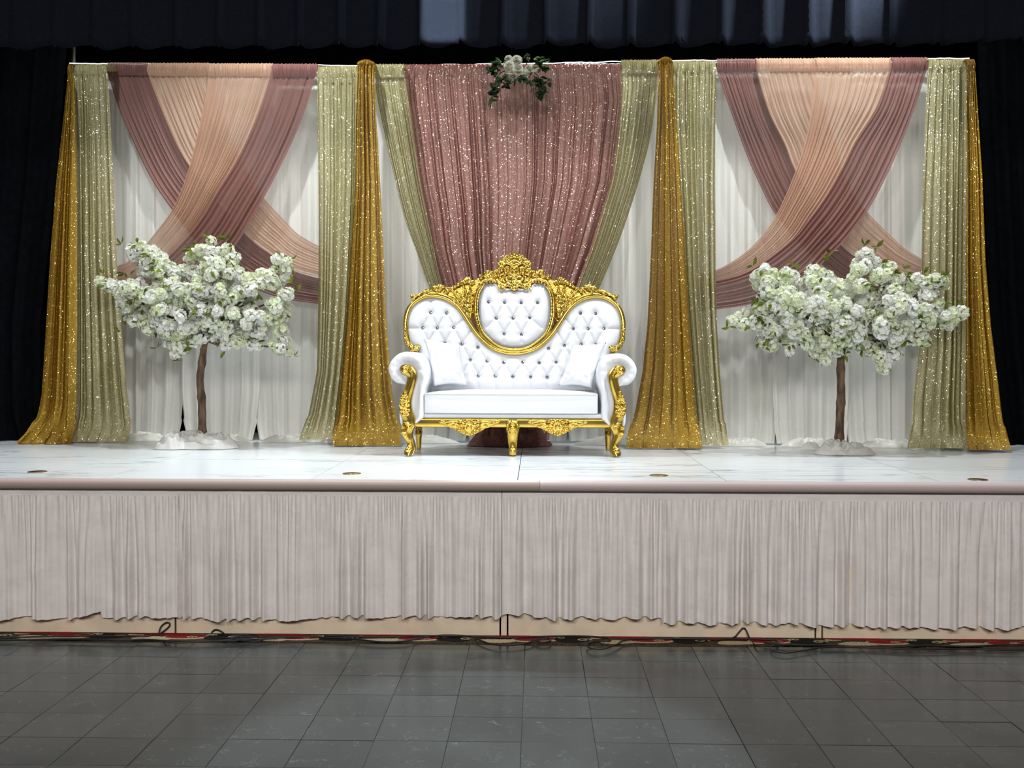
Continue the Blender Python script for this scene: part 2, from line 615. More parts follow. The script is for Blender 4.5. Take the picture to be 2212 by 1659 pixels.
# dark floor tiles, each its own piece
T = 0.3048
g = 0.0009
tv = []
for z, i in ((-0.006, g), (-0.0012, g), (0.0, g + 0.0016)):
    tv += [(i, i, z), (T - i, i, z), (T - i, T - i, z), (i, T - i, z)]
tf = [(8, 9, 10, 11)] + [(a + b, a + (b + 1) % 4, a + 4 + (b + 1) % 4, a + 4 + b) for a in (0, 4) for b in range(4)]
tile_me = mesh('floor_tile', tv, tf, False)
tile_me.materials.append(MT['tile'])
seam = PZ(1126, 1600, 0.0).x
rest = MB()
for r in range(30):
    for c in range(-20, 20):
        x, y = seam + c * T, YF - (r + 1) * T
        if x < XL or x + T > XR or y < YN:
            continue
        if r < 7 and -14 <= c <= 13:
            o = link('floor_tile', tile_me, None, floor)
            o.location = (x, y, random.uniform(-0.0006, 0.0006))
            o.rotation_euler = (random.gauss(0, 0.0014), random.gauss(0, 0.0014), random.gauss(0, 0.0015))
        else:
            rest.add([(x + a, y + b, z) for a, b, z in tv], tf)
tag(rest.build('tile_field', MT['tile'], floor, smooth=False), kind='stuff')

# carpet border strip between tiles and stage
strip = structure('trim_1', (XL, YF + 0.002, -0.006), (XR, YW + 0.05, 0.006), MT['carpet_brown'])
strip.name = 'trim_1'


def flat(name, pts, z, mat, parent):
    pts = [Vector((x, y, z)) for x, y in pts]
    mb = MB()
    mb.plate(pts, (0, 0, -0.003))
    return mb.build(name, mat, parent, smooth=False)


def blob(cx, cy, rx, ry, n=18, wob=0.0, ph=0.0, tip=0.0):
    out = []
    for k in range(n):
        a = 2 * PI * k / n
        r = 1 + wob * math.sin(3 * a + ph)
        out.append((cx + rx * r * math.cos(a) + tip * ry * math.sin(a), cy + ry * r * math.sin(a)))
    return out


def spiral_band(cx, cy, r, s, w):
    pts, ins = [], []
    for k in range(22):
        a = k / 21 * 2.6 * PI
        q = r * (1 - 0.75 * k / 21)
        pts.append((cx + s * q * math.cos(a) * 1.6, cy + q * math.sin(a)))
        q2 = q - w * (1 - 0.5 * k / 21)
        ins.append((cx + s * q2 * math.cos(a) * 1.6, cy + q2 * math.sin(a)))
    return pts + ins[::-1]


yc0 = (YF + YW) / 2
mot = {'carpet_red': MB(), 'carpet_cream': MB(), 'carpet_black': MB()}


def motif(key, pts, z):
    mot[key].plate([Vector((x, y, z)) for x, y in pts], (0, 0, -0.003))


# repeat of the woven border: leaf, red bud with hook, black scroll
for k in range(-9, 10):
    x = -0.2 + k * 0.655
    j = random.uniform(-0.02, 0.02)
    motif('carpet_cream', blob(x + j, yc0 - 0.035, 0.11, 0.035, wob=0.12, ph=k), 0.0085)
    motif('carpet_cream', blob(x + 0.20, yc0 + 0.0, 0.135, 0.052, tip=0.5), 0.0082)
    motif('carpet_red', blob(x + 0.195, yc0 + 0.006, 0.112, 0.041, tip=0.6), 0.0092)
    motif('carpet_red', blob(x + 0.07, yc0 + 0.068, 0.12, 0.022), 0.0087)
    motif('carpet_cream', spiral_band(x + 0.23, yc0 - 0.006, 0.022, 1, 0.007), 0.0098)
    motif('carpet_black', blob(x + 0.40, yc0 + 0.0, 0.10, 0.06, wob=0.1, ph=k * 1.3), 0.0084)
    motif('carpet_cream', spiral_band(x + 0.47, yc0 + 0.0, 0.03, 1, 0.008), 0.0095)
    motif('carpet_cream', spiral_band(x + 0.34, yc0 + 0.04, 0.022, -1, 0.006), 0.0095)
    motif('carpet_cream', blob(x + 0.56, yc0 + 0.045, 0.05, 0.014, tip=0.8), 0.0086)
    motif('carpet_red', blob(x - 0.09, yc0 + 0.055, 0.05, 0.018, tip=-0.8), 0.0088)
for key, mb in mot.items():
    tag(mb.build('woven_motif', MT[key], strip, smooth=False), kind='stuff')

# ------------------------------------------------------------------ stage
EDGE_Y = 6.13
stage = thing('stage', (0, EDGE_Y, 0), 'raised stage with white marble vinyl deck, rounded beige nosing and cream front boards', 'stage')
mb = MB()
mb.box((XL + 0.01, EDGE_Y + 0.06, 0.10), (XR - 0.01, YE - 0.01, STAGE_Z - 0.012))
mb.build('platform', MT['dark'], stage, smooth=False)
xs = [P(p, 1036, EDGE_Y).x for p in (217, 672, 1118, 1570, 2035)]
dx = (xs[-1] - xs[0]) / 4
xs = [max(XL + 0.02, xs[0] - 3 * dx), xs[0] - 2 * dx, xs[0] - dx] + xs + [xs[-1] + dx, min(XR - 0.02, xs[-1] + 2 * dx)]
for i in range(len(xs) - 1):
    for y0, y1 in ((EDGE_Y - 0.004, EDGE_Y + 2.44), (EDGE_Y + 2.44, YE - 0.02)):
        mb = MB()
        e = 0.0022
        mb.box((xs[i] + e, y0 + e, STAGE_Z - 0.012), (xs[i + 1] - e, y1 - e, STAGE_Z))
        mb.build('marble_panel', MT['marble'], stage, smooth=False)

# rounded nosing in two lengths
xj = P(1166, 1045, EDGE_Y).x
for x0, x1, mat in ((XL + 0.02, xj - 0.001, 'nosing_pink'), (xj + 0.001, XR - 0.02, 'nosing_pale')):
    prof = [(EDGE_Y + 0.02, STAGE_Z - 0.001)]
    for k in range(11):
        a = PI / 2 - PI * k / 10
        prof.append((EDGE_Y - 0.006 - 0.034 * math.cos(a), STAGE_Z - 0.030 + 0.030 * math.sin(a)))
    prof.append((EDGE_Y + 0.05, STAGE_Z - 0.060))
    mb = MB()
    mb.grid([[(x, y, z) for y, z in prof] for x in (x0, x1)])
    n = len(prof)
    mb.f.append(tuple(range(n)))
    mb.f.append(tuple(range(n, 2 * n))[::-1])
    o = mb.build('nosing', MT[mat], stage)
    smooth_angle(o, 50)
    if mat == 'nosing_pale':
        o['label'] = 'paler right length of nosing'

# cream boards of the stage front, with open joints
cuts = [P(p, 1360, YW).x for p in (379, 1081, 1096, 1762, 1776)]
edges = [XL + 0.02, cuts[0], cuts[1], cuts[2], cuts[3], cuts[4], XR - 0.02]
for i in range(6):
    mb = MB()
    gg = 0.006 if i not in (2, 4) else 0.004
    mb.box((edges[i] + gg, YW, 0.008), (edges[i + 1] - gg, YW + 0.018, STAGE_Z - 0.07))
    mb.build('front_board', MT['cream_paint'], stage, smooth=False)

# brass floor pockets
for px, py, mat, lab in ((81, 1019.5, 'bronze', 'dark round floor pocket plate at the left end of the stage front'),
                         (760, 1023.5, 'brass', 'pale brass round floor pocket plate left of the sofa front'),
                         (1423, 1027.5, 'brass', 'brown brass round floor pocket plate right of the sofa front'),
                         (2112, 1036.5, 'bronze', 'dark round floor pocket plate at the right end of the stage front')):
    c = PZ(px, py, STAGE_Z)
    t = thing('floor_pocket', (c.x, c.y, STAGE_Z), lab, 'floor plate', 'floor pockets along the stage edge')
    mb = MB()
    mb.lathe((c.x, c.y, STAGE_Z), [(0.055, 0.0005), (0.054, 0.004), (0.047, 0.005), (0.046, 0.004)], 28)
    mb.build('rim', MT['brass'], t)
    mb = MB()
    mb.lathe((c.x, c.y, STAGE_Z), [(0.0455, 0.001), (0.045, 0.0042), (0.012, 0.0042), (0.010, 0.0034), (0.001, 0.0034)], 28)
    mb.build('cover', MT[mat], t)


# ------------------------------------------------------------------ cloth
def folds(u, n, seed, tail=0.0):
    """irregular pleats in -1..1 along u (array), about n of them; tail > 0 leaves wide flats between some"""
    r = np.random.default_rng(seed)
    m = int(2 * n) + 4
    gaps = r.uniform(0.55, 1.5, m)
    if tail:
        gaps = gaps * np.where(r.uniform(size=m) < tail, r.uniform(2.0, 3.6, m), 0.6)
    x = np.concatenate([[0], np.cumsum(gaps)])
    x = (x - x[1] * 0.5) / (x[-1] - x[1]) * (1 + 1.0 / n)
    h = np.where(np.arange(m + 1) % 2 == 0, 1.0, -1.0) * r.uniform(0.45, 1.0, m + 1)
    k = np.clip(np.searchsorted(x, u) - 1, 0, m - 1)
    t = np.clip((u - x[k]) / (x[k + 1] - x[k]), 0, 1)
    c = 0.5 - 0.5 * np.cos(PI * t)
    s1 = h[k] * (1 - c) + h[k + 1] * c
    ph = r.uniform(0, 6.28, 3)
    return s1 + 0.14 * np.sin(2 * PI * u * n * 2.3 + ph[0] + 2 * np.sin(u * n * 0.9 + ph[1]))


def fine(u, n, seed):
    r = np.random.default_rng(seed + 99)
    return np.sin(2 * PI * (u * n + 0.4 * np.sin(2 * PI * u * n * 0.13 + r.uniform() * 6))) * (0.7 + 0.3 * np.sin(u * n * 1.7 + r.uniform() * 6))


def hang(name, rows, off, nf, amp, mat, seed, parent=None, header=26, nfine=None, foot=0.0, curl=True, nv=64, nu=None, floor_end=True, hump=0.0, grow=True, tail=0.0):
    """a hanging cloth: rows = (py, px_left, px_right); off = distance from the backdrop plane"""
    rows = np.array(rows, float)
    y0, y1 = rows[0, 0], rows[-1, 0]
    nu = nu or int(nf * 12 + 24)
    nfine = nfine or nf * 2.6
    u = np.linspace(0, 1, nu)
    t = np.linspace(0, 1, nv)
    hb = header / (y1 - y0)
    tt = np.unique(np.concatenate([t, np.linspace(0, hb * 1.8, 12), np.linspace(0.93, 1.0, 10)]))
    f1, f2 = folds(u, nf, seed, tail), fine(u, nfine, seed)
    arr = []
    r = np.random.default_rng(seed)
    barz = None
    for v in tt:
        py = y0 + v * (y1 - y0)
        xl, xr = np.interp(py, rows[:, 0], rows[:, 1]), np.interp(py, rows[:, 0], rows[:, 2])
        a, b = B(xl, py, off), B(xr, py, off)
        if header and v < hb:
            k = v / hb
            d = f2 * 0.008 * math.sin(PI * (0.15 + 0.85 * k)) + 0.3 * amp * f1 * k - 0.012 * math.sin(PI * k)
        else:
            k = (v - hb) / (1 - hb) if header else v
            g_ = (0.35 + 0.65 * min(1, k * 1.6)) if grow else 1.0
            d = f1 * amp * g_ + f2 * 0.006 * (1 - k) * math.exp(-k * 4)
            d = d + 0.12 * amp * np.sin(u * 31 + k * 5 + r.uniform() * 0.2)
        fo = 0.0
        if foot and v > 0.88:
            q = (v - 0.88) / 0.12
            fo = foot * q ** 2.2
        row = []
        for j in range(nu):
            p = a.lerp(b, float(u[j]))
            x = p.x + 0.35 * amp * float(np.cos(2 * PI * u[j] * nf)) * (0 if v < hb else min(1, v * 2))
            z = p.z
            y = p.y + float(d[j]) - fo * (0.8 + 0.35 * float(f1[j]))
            if foot and v > 0.94:
                x += (u[j] - 0.5) * 0.02
            if floor_end and z < STAGE_Z + 0.004:
                z = STAGE_Z + 0.004
            if hump and v < hb:
                z += hump * math.sin(PI * u[j]) * (1 - v / hb)
            row.append((x, y, z))
        arr.append(row)
    if curl:
        top = arr[0]
        pre = []
        for k, (dy, dz) in enumerate(((1.0, -0.004), (0.62, 0.010), (0.22, 0.009))):
            pre.append([(x, y + (-off + 0.028) * dy if off < 0.03 else y - 0.03 * dy, z + dz + 0.004 * float(f2[j])) for j, (x, y, z) in enumerate(top)])
        arr = pre + arr
    mb = MB()
    mb.grid(arr)
    o = obj(name, mb.v, mb.f, mat, parent)
    return o


def swag(name, L, R, off, nf, amp, mat, seed, parent=None, nv=70, off_end=None, header=24):
    nu = int(nf * 9 + 10)
    L, R = catmull(L, nv), catmull(R, nv)
    u = np.linspace(0, 1, nu)
    f1, f2 = folds(u, nf, seed), fine(u, nf * 2.3, seed)
    arr = []
    for i in range(nv):
        k = i / (nv - 1)
        of = off if off_end is None else off + (off_end - off) * k
        a, b = B(L[i][0], L[i][1], of), B(R[i][0], R[i][1], of)
        hd = 0.0
        g_ = min(1, 0.35 + k * 2.2)
        f3 = folds(u + 0.02 * math.sin(k * 4), nf * 0.6, seed + 5)
        row = []
        for j in range(nu):
            p = a.lerp(b, float(u[j]))
            d = amp * g_ * (0.8 * f1[j] + 0.35 * f3[j]) + 0.0035 * f2[j]
            row.append((p.x, p.y + float(d), p.z))
        arr.append(row)
    mb = MB()
    mb.grid(arr)
    o = obj(name, mb.v, mb.f, mat, parent)
    return o


def pocket(name, x0, x1, py0, py1, off, mat, parent, seed):
    """gathered rod pocket along the top of a swag"""
    n = int((x1 - x0) * 1.1)
    u = np.linspace(0, 1, n)
    f2 = fine(u, n / 7.0, seed)
    arr = []
    prof = [(0.028 - off, 0.004), (0.5 * (0.028 - off), 0.016), (0.004, 0.012)]
    for dy, dz in prof:
        arr.append([tuple(Vector(B(x0 + (x1 - x0) * a, py0, off)) + Vector((0, dy, dz + 0.004 * f2[j]))) for j, a in enumerate(u)])
    for k in range(9):
        q = k / 8
        d = 0.009 * math.sin(PI * min(1, q + 0.1))
        arr.append([tuple(Vector(B(x0 + (x1 - x0) * a, py0 + (py1 - py0) * q, off)) + Vector((0, -0.012 * math.sin(PI * q) + d * f2[j], 0))) for j, a in enumerate(u)])
    mb = MB()
    mb.grid(arr)
    return obj(name, mb.v, mb.f, mat, parent)


def crumple(name, c, rx, ry, h, mat, parent=None, seed=0, n=72, m=16, freq=9.0, swirl=0.0):
    """heaped cloth lying on the stage"""
    arr = []
    for i in range(m + 1):
        r = max(i / m, 0.02)
        row = []
        for j in range(n):
            a = 2 * PI * j / n
            ed = 1 + 0.12 * mn.noise(Vector((math.cos(a) * 1.7 + seed, math.sin(a) * 1.7, seed * 1.3)))
            x, y = c[0] + rx * r * ed * math.cos(a), c[1] + ry * r * ed * math.sin(a)
            q = Vector((x * freq + seed * 5.1, y * freq * 1.2, seed * 2.7))
            if swirl:
                aa = a + swirl * r
                q = Vector((math.cos(aa) * 2.2 + seed, math.sin(aa) * 2.2, r * 4.5 * (1 if swirl > 2 else 0.5)))
            w = mn.noise(q * 0.6)
            rid = 1 - abs(mn.noise(q + Vector((w, w, 0)) * 2.0)) * 2.4
            rid2 = 1 - abs(mn.noise(q * 2.3 + Vector((0, w * 3, 4)))) * 2.2
            env = (1 - r ** 3.0)
            if swirl:
                lo_ = mn.noise(Vector((x * 6 + seed, y * 6, seed)))
                st = math.sin(r * 21 - aa * (2 + round(swirl)) + 4.5 * lo_)
                z = h * env * (0.58 + 0.20 * st + 0.32 * lo_ + 0.10 * rid2) + 0.006
            else:
                z = h * env * (0.42 + 0.55 * rid + 0.28 * rid2) + 0.006
            z = max(z, 0.004)
            row.append((x + 0.02 * w, y + 0.012 * mn.noise(q * 1.3), c[2] + z))
        arr.append(row)
    mb = MB()
    mb.grid(arr, wrap_u=True)
    mb.f.append(tuple(range(n))[::-1])
    return obj(name, mb.v, mb.f, mat, parent)


# back curtain, side legs, valance
def black_curtain(name, x0, x1, Y, z0, z1, nf, amp, mat, seed, label, group=None):
    nu = int(nf * 12)
    u = np.linspace(0, 1, nu)
    f1 = folds(u, nf, seed)
    arr = [[(x0 + (x1 - x0) * a, Y + amp * (0.5 + 0.5 * k) * float(f1[j]), z1 + (z0 - z1) * k) for j, a in enumerate(u)] for k in np.linspace(0, 1, 14)]
    mb = MB()
    mb.grid(arr)
    o = obj(name, mb.v, mb.f, mat)
    return tag(o, label, 'curtain', group)


black_curtain('back_curtain', -5.4, 5.4, 9.75, STAGE_Z + 0.01, 6.25, 34, 0.05, MT['black_cloth'], 3, 'wide black velour curtain hanging behind the whole backdrop')


def leg_curtain(side, rows, label, seed):
    rows = np.array(rows, float)
    nf = 9
    nu = 130
    u = np.linspace(0, 1, nu)
    f1 = folds(u, nf, seed)
    arr = []
    for k in np.linspace(0, 1, 40):
        py = rows[0, 0] + k * (rows[-1, 0] - rows[0, 0])
        xl, xr = np.interp(py, rows[:, 0], rows[:, 1]), np.interp(py, rows[:, 0], rows[:, 2])
        a, b = P(xl, py, 8.75), P(xr, py, 8.75)
        arr.append([tuple(a.lerp(b, float(u[j])) + Vector((0, 0.045 * float(f1[j]) - 0.0, 0))) for j in range(nu)])
    top = [(x, y, 6.28) for x, y, z in arr[0]]
    bot = [(x, y, STAGE_Z + 0.006) for x, y, z in arr[-1]]
    mb = MB()
    mb.grid([top] + arr + [bot])
    return tag(obj('side_curtain', mb.v, mb.f, MT['black_cloth']), label, 'curtain', 'black side curtains')


leg_curtain(-1, [(60, -420, 150), (400, -420, 122), (700, -420, 88), (890, -420, 90), (945, -420, 110)], 'black velour side curtain left of the gold sequin drape', 21)
leg_curtain(1, [(60, 2108, 2640), (400, 2124, 2640), (700, 2140, 2640), (890, 2162, 2640), (968, 2172, 2640)], 'black velour side curtain right of the gold sequin drape', 22)

# box-pleated valance across the stage opening
xv0, xv1 = -3.9, 3.9
per = 0.2503
VY = 6.62
valx, valy = [], []
x = xv0
k = 0
while x < xv1:
    w = per * random.uniform(0.92, 1.08)
    for a, d in ((0.0, 0.0), (0.025, 0.062), (0.2, 0.0), (0.35, 0.006), (0.6, 0.0), (0.85, 0.008)):
        valx.append(x + a * w)
        valy.append(d + random.uniform(-0.003, 0.003))
    x += w
zs = [6.25, 5.0, 4.2] + list(np.linspace(3.95, 3.45, 10))
arr = []
for iz, z in enumerate(zs):
    kz = max(0, (4.2 - z) / 0.73)
    row = []
    for j, xx in enumerate(valx):
        zz = z
        if iz == len(zs) - 1:
            zz += 0.010 * math.sin(xx * 25.1 + 1) + 0.02 * mn.noise(Vector((xx * 3, 0, 0))) + (0.02 if xx > 2.6 else 0)
        row.append((xx + 0.012 * kz * mn.noise(Vector((xx * 5, z * 2, 1))), VY - valy[j] * (0.8 + 0.5 * kz) - 0.012 * (iz == len(zs) - 1) * math.sin(xx * 25), zz))
    arr.append(row)
mb = MB()
mb.grid(arr)
val = obj('valance', mb.v, mb.f, MT['navy'])
tag(val, 'dark navy box-pleated velour valance across the top of the stage', 'valance')
sm = val.modifiers.new('s', 'SOLIDIFY')
sm.thickness = 0.006

# ------------------------------------------------------------------ backdrop frame and drapes
zt = lambda px, py: B(px, py).z
fr = thing('backdrop_frame', (0, YBACK, STAGE_Z), 'pipe frame with grey uprights carrying the wedding drapes', 'backdrop frame')
posts = [(158, 140), (790, 146), (1440, 138), (2096, 132)]
for i, (px, py) in enumerate(posts):
    t_ = B(px, py, 0.055)
    mb = MB()
    zt_ = B(px, 100, 0.055).z if i == 0 else t_.z + 0.01
    mb.tube([(t_.x, t_.y, STAGE_Z + 0.01), (t_.x, t_.y, zt_)], 0.019, 10)
    mb.build('upright', MT['steel'], fr)
    mb = MB()
    mb.lathe((t_.x, t_.y, STAGE_Z), [(0.03, 0.0), (0.03, 0.006), (0.024, 0.012), (0.021, 0.08)], 20)
    mb.build('base_plate', MT['steel'], fr)
    if i < 3:
        q = B(posts[i + 1][0], posts[i + 1][1], 0.055)
        mb = MB()
        mb.tube([(t_.x + 0.02, t_.y, t_.z - 0.012), (q.x - 0.02, q.y, q.z - 0.012)], 0.016, 10)
        mb.build('crossbar', MT['steel'], fr)


def topy(px):
    return float(np.interp(px, [150, 790, 1122, 1440, 2100], [137, 142, 138, 131, 126]))


glow_m = M('glow_line')  # emissive tube added as the bright white line along the drape tops
em = glow_m.n('ShaderNodeEmission', i_Strength=1.3)
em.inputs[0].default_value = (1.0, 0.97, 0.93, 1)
MT['glow_tube'] = glow_m.done(em.outputs[0])
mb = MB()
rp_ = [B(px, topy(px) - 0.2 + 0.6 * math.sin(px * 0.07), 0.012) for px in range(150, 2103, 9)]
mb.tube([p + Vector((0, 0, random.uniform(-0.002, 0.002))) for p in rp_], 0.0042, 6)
tag(mb.build('glow_line', MT['glow_tube']), 'thin glowing white line running along the top edge of the drapes', 'light')


# --- white voile behind
wl = 'white voile curtains behind the swags'


def white(x0, x1, seed, label, bend=0.0, y1=952, hem=True, gap=0.0):
    t0 = topy((x0 + x1) / 2) + 8
    rows = [(t0, x0 - 5, x1 + 5), (600, x0 - 5, x1 + 5), (850, x0 - 5, x1 + 5), (905, x0 - 1 + gap * 0.3, x1 + 1 - gap * 0.4), (y1, x0 + 6 + gap, x1 - 6 - gap)]
    w = x1 - x0
    o = hang('white_curtain', rows, 0.108 + 0.045 * (seed % 2), max(3, w / 30), 0.02, MT['white_cloth'], seed, header=26, foot=0.02)
    tag(o, label, 'curtain', wl)
    if hem:
        a, b = B(x0 + 6, y1, -0.04), B(x1 - 6, y1, -0.04)
        c = (a + b) / 2
        crumple('hem', (c.x, c.y - 0.005, STAGE_Z), (b.x - a.x) * 0.46, 0.07, 0.06, MT['white_cloth'], o, seed, n=90, m=10, freq=11)
    return o


white(205, 394, 31, 'white voile curtain panel beside the left champagne drape', gap=4)
white(396, 556, 32, 'white voile curtain panel behind the left tree trunk', gap=6)
white(554, 716, 33, 'white voile curtain panel between left tree and champagne drape', gap=3)
white(782, 1010, 34, 'white voile curtain behind the left half of the sofa')
white(1010, 1225, 35, 'white voile curtain hidden behind the rose sequin curtain', hem=False)
white(1225, 1462, 36, 'white voile curtain behind the right half of the sofa')
white(1512, 1676, 37, 'white voile curtain panel left of the right tree trunk', y1=958)
white(1672, 1832, 38, 'white voile curtain panel with slanting folds behind the right tree trunk', y1=958)
white(1828, 2032, 39, 'white voile curtain panel right of the right tree trunk', y1=960)

# --- swags, rear pair then front pair on each side
SW = {
    'left': dict(
        rm=([(231, 142), (233, 160), (254, 227), (288, 307), (328, 388), (370, 451), (430, 530), (510, 600), (600, 642), (714, 660)],
            [(323, 142), (324, 160), (357, 247), (397, 334), (442, 400), (532, 508), (582, 548), (635, 585), (714, 608)]),
        rp=([(318, 142), (320, 160), (353, 247), (393, 334), (438, 397), (528, 503), (578, 545), (631, 582), (714, 604)],
            [(452, 142), (455, 170), (474, 225), (497, 294), (517, 337), (548, 398), (575, 434), (619, 481), (650, 510), (714, 545)]),
        fp=([(449, 142), (450, 160), (441, 224), (425, 297), (406, 371), (375, 448), (334, 505), (291, 555), (253, 575), (204, 592)],
            [(592, 142), (590, 160), (562, 247), (522, 337), (472, 418), (435, 478), (385, 538), (321, 595), (204, 632)]),
        fm=([(586, 142), (585, 160), (557, 247), (517, 337), (467, 418), (430, 478), (380, 538), (316, 592), (204, 626)],
            [(685, 142), (681, 165), (662, 230), (636, 297), (592, 388), (549, 465), (505, 535), (440, 592), (350, 640), (204, 672)]),
        tops=((232, 320, 'mauve', 'rm'), (321, 449, 'peach', 'rp'), (450, 588, 'peach', 'fp'), (589, 685, 'mauve', 'fm'))),
    'right': dict(
        rm=([(1547, 136), (1549, 155), (1576, 234), (1613, 336), (1643, 403), (1673, 460), (1740, 540), (1820, 605), (1910, 648), (2022, 667)],
            [(1636, 136), (1637, 153), (1662, 242), (1696, 313), (1717, 366), (1760, 440), (1816, 528), (1870, 568), (1930, 602), (2022, 632)]),
        rp=([(1633, 136), (1634, 153), (1660, 242), (1694, 311), (1715, 364), (1758, 437), (1814, 524), (1868, 565), (1928, 599), (2022, 628)],
            [(1763, 136), (1765, 168), (1782, 238), (1805, 306), (1820, 370), (1846, 420), (1876, 460), (1925, 509), (1960, 540), (2022, 577)]),
        fp=([(1763, 136), (1762, 155), (1756, 212), (1741, 298), (1718, 370), (1681, 456), (1643, 512), (1598, 554), (1545, 584), (1504, 592)],
            [(1933, 136), (1931, 153), (1903, 230), (1854, 306), (1828, 358), (1794, 418), (1756, 471), (1714, 526), (1618, 592), (1504, 622)]),
        fm=([(1924, 136), (1922, 153), (1897, 230), (1848, 306), (1822, 358), (1788, 418), (1750, 471), (1706, 522), (1612, 588), (1504, 616)],
            [(2006, 130), (2000, 155), (1970, 249), (1925, 358), (1880, 445), (1831, 512), (1790, 554), (1730, 612), (1632, 655), (1504, 674)]),
        tops=((1548, 1634, 'mauve', 'rm'), (1635, 1762, 'peach', 'rp'), (1763, 1927, 'peach', 'fp'), (1928, 2004, 'mauve', 'fm'))),
}
OFFS = dict(rm=0.0, rp=-0.055, fp=-0.112, fm=-0.167)
NFS = dict(rm=9, rp=12, fp=14, fm=9)
for side, d in SW.items():
    for x0, x1, colr, key in d['tops']:
        way = {'rm': 'sweeping down to the right behind the others', 'rp': 'sweeping down to the right under the crossing', 'fp': 'crossing in front down to the left', 'fm': 'on top, sweeping down to the left'}[key]
        o = swag('swag', d[key][0], d[key][1], OFFS[key], NFS[key], 0.0145, MT[colr], 40 + len(key) + int(x0))
        tag(o, '%s chiffon swag of the %s cross, %s' % ('dusty mauve' if colr == 'mauve' else 'pale peach', side, way), 'swag', 'crossed swags')
        ty = topy((x0 + x1) / 2)
        pocket('rod_pocket', x0, x1, ty, ty + 25, OFFS[key] - 0.012, MT[colr], o, int(x0))

# --- sequin drapes
cg, gg_ = 'champagne sequin drapes', 'gold sequin drapes'
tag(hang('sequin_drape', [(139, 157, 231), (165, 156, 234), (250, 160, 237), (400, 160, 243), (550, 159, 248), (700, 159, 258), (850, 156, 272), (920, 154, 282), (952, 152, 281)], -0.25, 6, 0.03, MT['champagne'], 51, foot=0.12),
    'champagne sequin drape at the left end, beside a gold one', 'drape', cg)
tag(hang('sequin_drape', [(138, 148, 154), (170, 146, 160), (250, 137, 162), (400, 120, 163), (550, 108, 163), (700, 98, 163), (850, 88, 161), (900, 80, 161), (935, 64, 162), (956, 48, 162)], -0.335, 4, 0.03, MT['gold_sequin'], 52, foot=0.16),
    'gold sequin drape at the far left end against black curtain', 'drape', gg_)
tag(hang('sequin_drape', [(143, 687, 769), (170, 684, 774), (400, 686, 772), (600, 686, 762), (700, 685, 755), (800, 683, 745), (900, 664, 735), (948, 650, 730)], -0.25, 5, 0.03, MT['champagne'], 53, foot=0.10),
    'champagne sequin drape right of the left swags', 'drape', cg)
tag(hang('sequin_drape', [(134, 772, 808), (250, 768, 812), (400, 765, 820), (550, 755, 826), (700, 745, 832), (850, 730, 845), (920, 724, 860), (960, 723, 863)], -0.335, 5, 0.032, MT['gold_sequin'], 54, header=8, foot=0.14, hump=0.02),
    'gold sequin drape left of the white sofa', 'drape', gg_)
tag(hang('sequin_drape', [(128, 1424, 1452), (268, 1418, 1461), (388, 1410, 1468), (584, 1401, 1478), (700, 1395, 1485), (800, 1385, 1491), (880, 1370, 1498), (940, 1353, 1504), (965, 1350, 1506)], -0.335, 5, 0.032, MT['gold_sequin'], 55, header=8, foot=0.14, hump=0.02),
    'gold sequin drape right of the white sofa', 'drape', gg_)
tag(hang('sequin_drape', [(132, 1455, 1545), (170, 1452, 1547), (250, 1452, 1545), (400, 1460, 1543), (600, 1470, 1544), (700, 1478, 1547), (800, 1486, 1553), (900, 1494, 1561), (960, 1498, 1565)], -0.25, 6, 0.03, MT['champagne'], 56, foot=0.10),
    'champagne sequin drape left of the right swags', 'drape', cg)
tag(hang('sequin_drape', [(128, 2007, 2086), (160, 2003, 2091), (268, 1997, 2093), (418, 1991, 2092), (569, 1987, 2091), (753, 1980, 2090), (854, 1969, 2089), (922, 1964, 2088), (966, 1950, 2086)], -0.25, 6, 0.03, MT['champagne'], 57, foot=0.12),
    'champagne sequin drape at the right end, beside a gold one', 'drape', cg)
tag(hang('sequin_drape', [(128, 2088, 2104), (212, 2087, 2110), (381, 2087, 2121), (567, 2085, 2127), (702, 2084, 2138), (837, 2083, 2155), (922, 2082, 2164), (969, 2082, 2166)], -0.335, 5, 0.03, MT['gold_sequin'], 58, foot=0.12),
    'gold sequin drape at the far right end against black curtain', 'drape', gg_)

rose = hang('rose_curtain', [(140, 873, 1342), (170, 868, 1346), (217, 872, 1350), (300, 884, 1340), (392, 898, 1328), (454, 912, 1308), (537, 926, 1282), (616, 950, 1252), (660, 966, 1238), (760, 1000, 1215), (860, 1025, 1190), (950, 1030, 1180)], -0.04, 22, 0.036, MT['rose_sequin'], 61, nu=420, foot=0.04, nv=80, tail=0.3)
tag(rose, 'dusty rose sequin curtain gathered in behind the white sofa', 'curtain')
bc = PZ(1106, 950, STAGE_Z)
crumple('rose_train', (bc.x, 8.44, STAGE_Z), 0.335, 0.13, 0.17, MT['rose_cloth'], rose, 4, n=110, m=18, freq=14)


def tieback(L, R, seed, label):
    L, R = catmull(L, 60), catmull(R, 60)
    o = swag('sequin_drape', L, R, -0.17, 7, 0.024, MT['champagne'], seed)
    ty = topy((L[0][0] + R[0][0]) / 2)
    pocket('rod_pocket', min(L[0][0], R[0][0]), max(L[0][0], R[0][0]), ty, ty + 26, -0.19, MT['champagne'], o, seed)
    return tag(o, label, 'drape', cg)


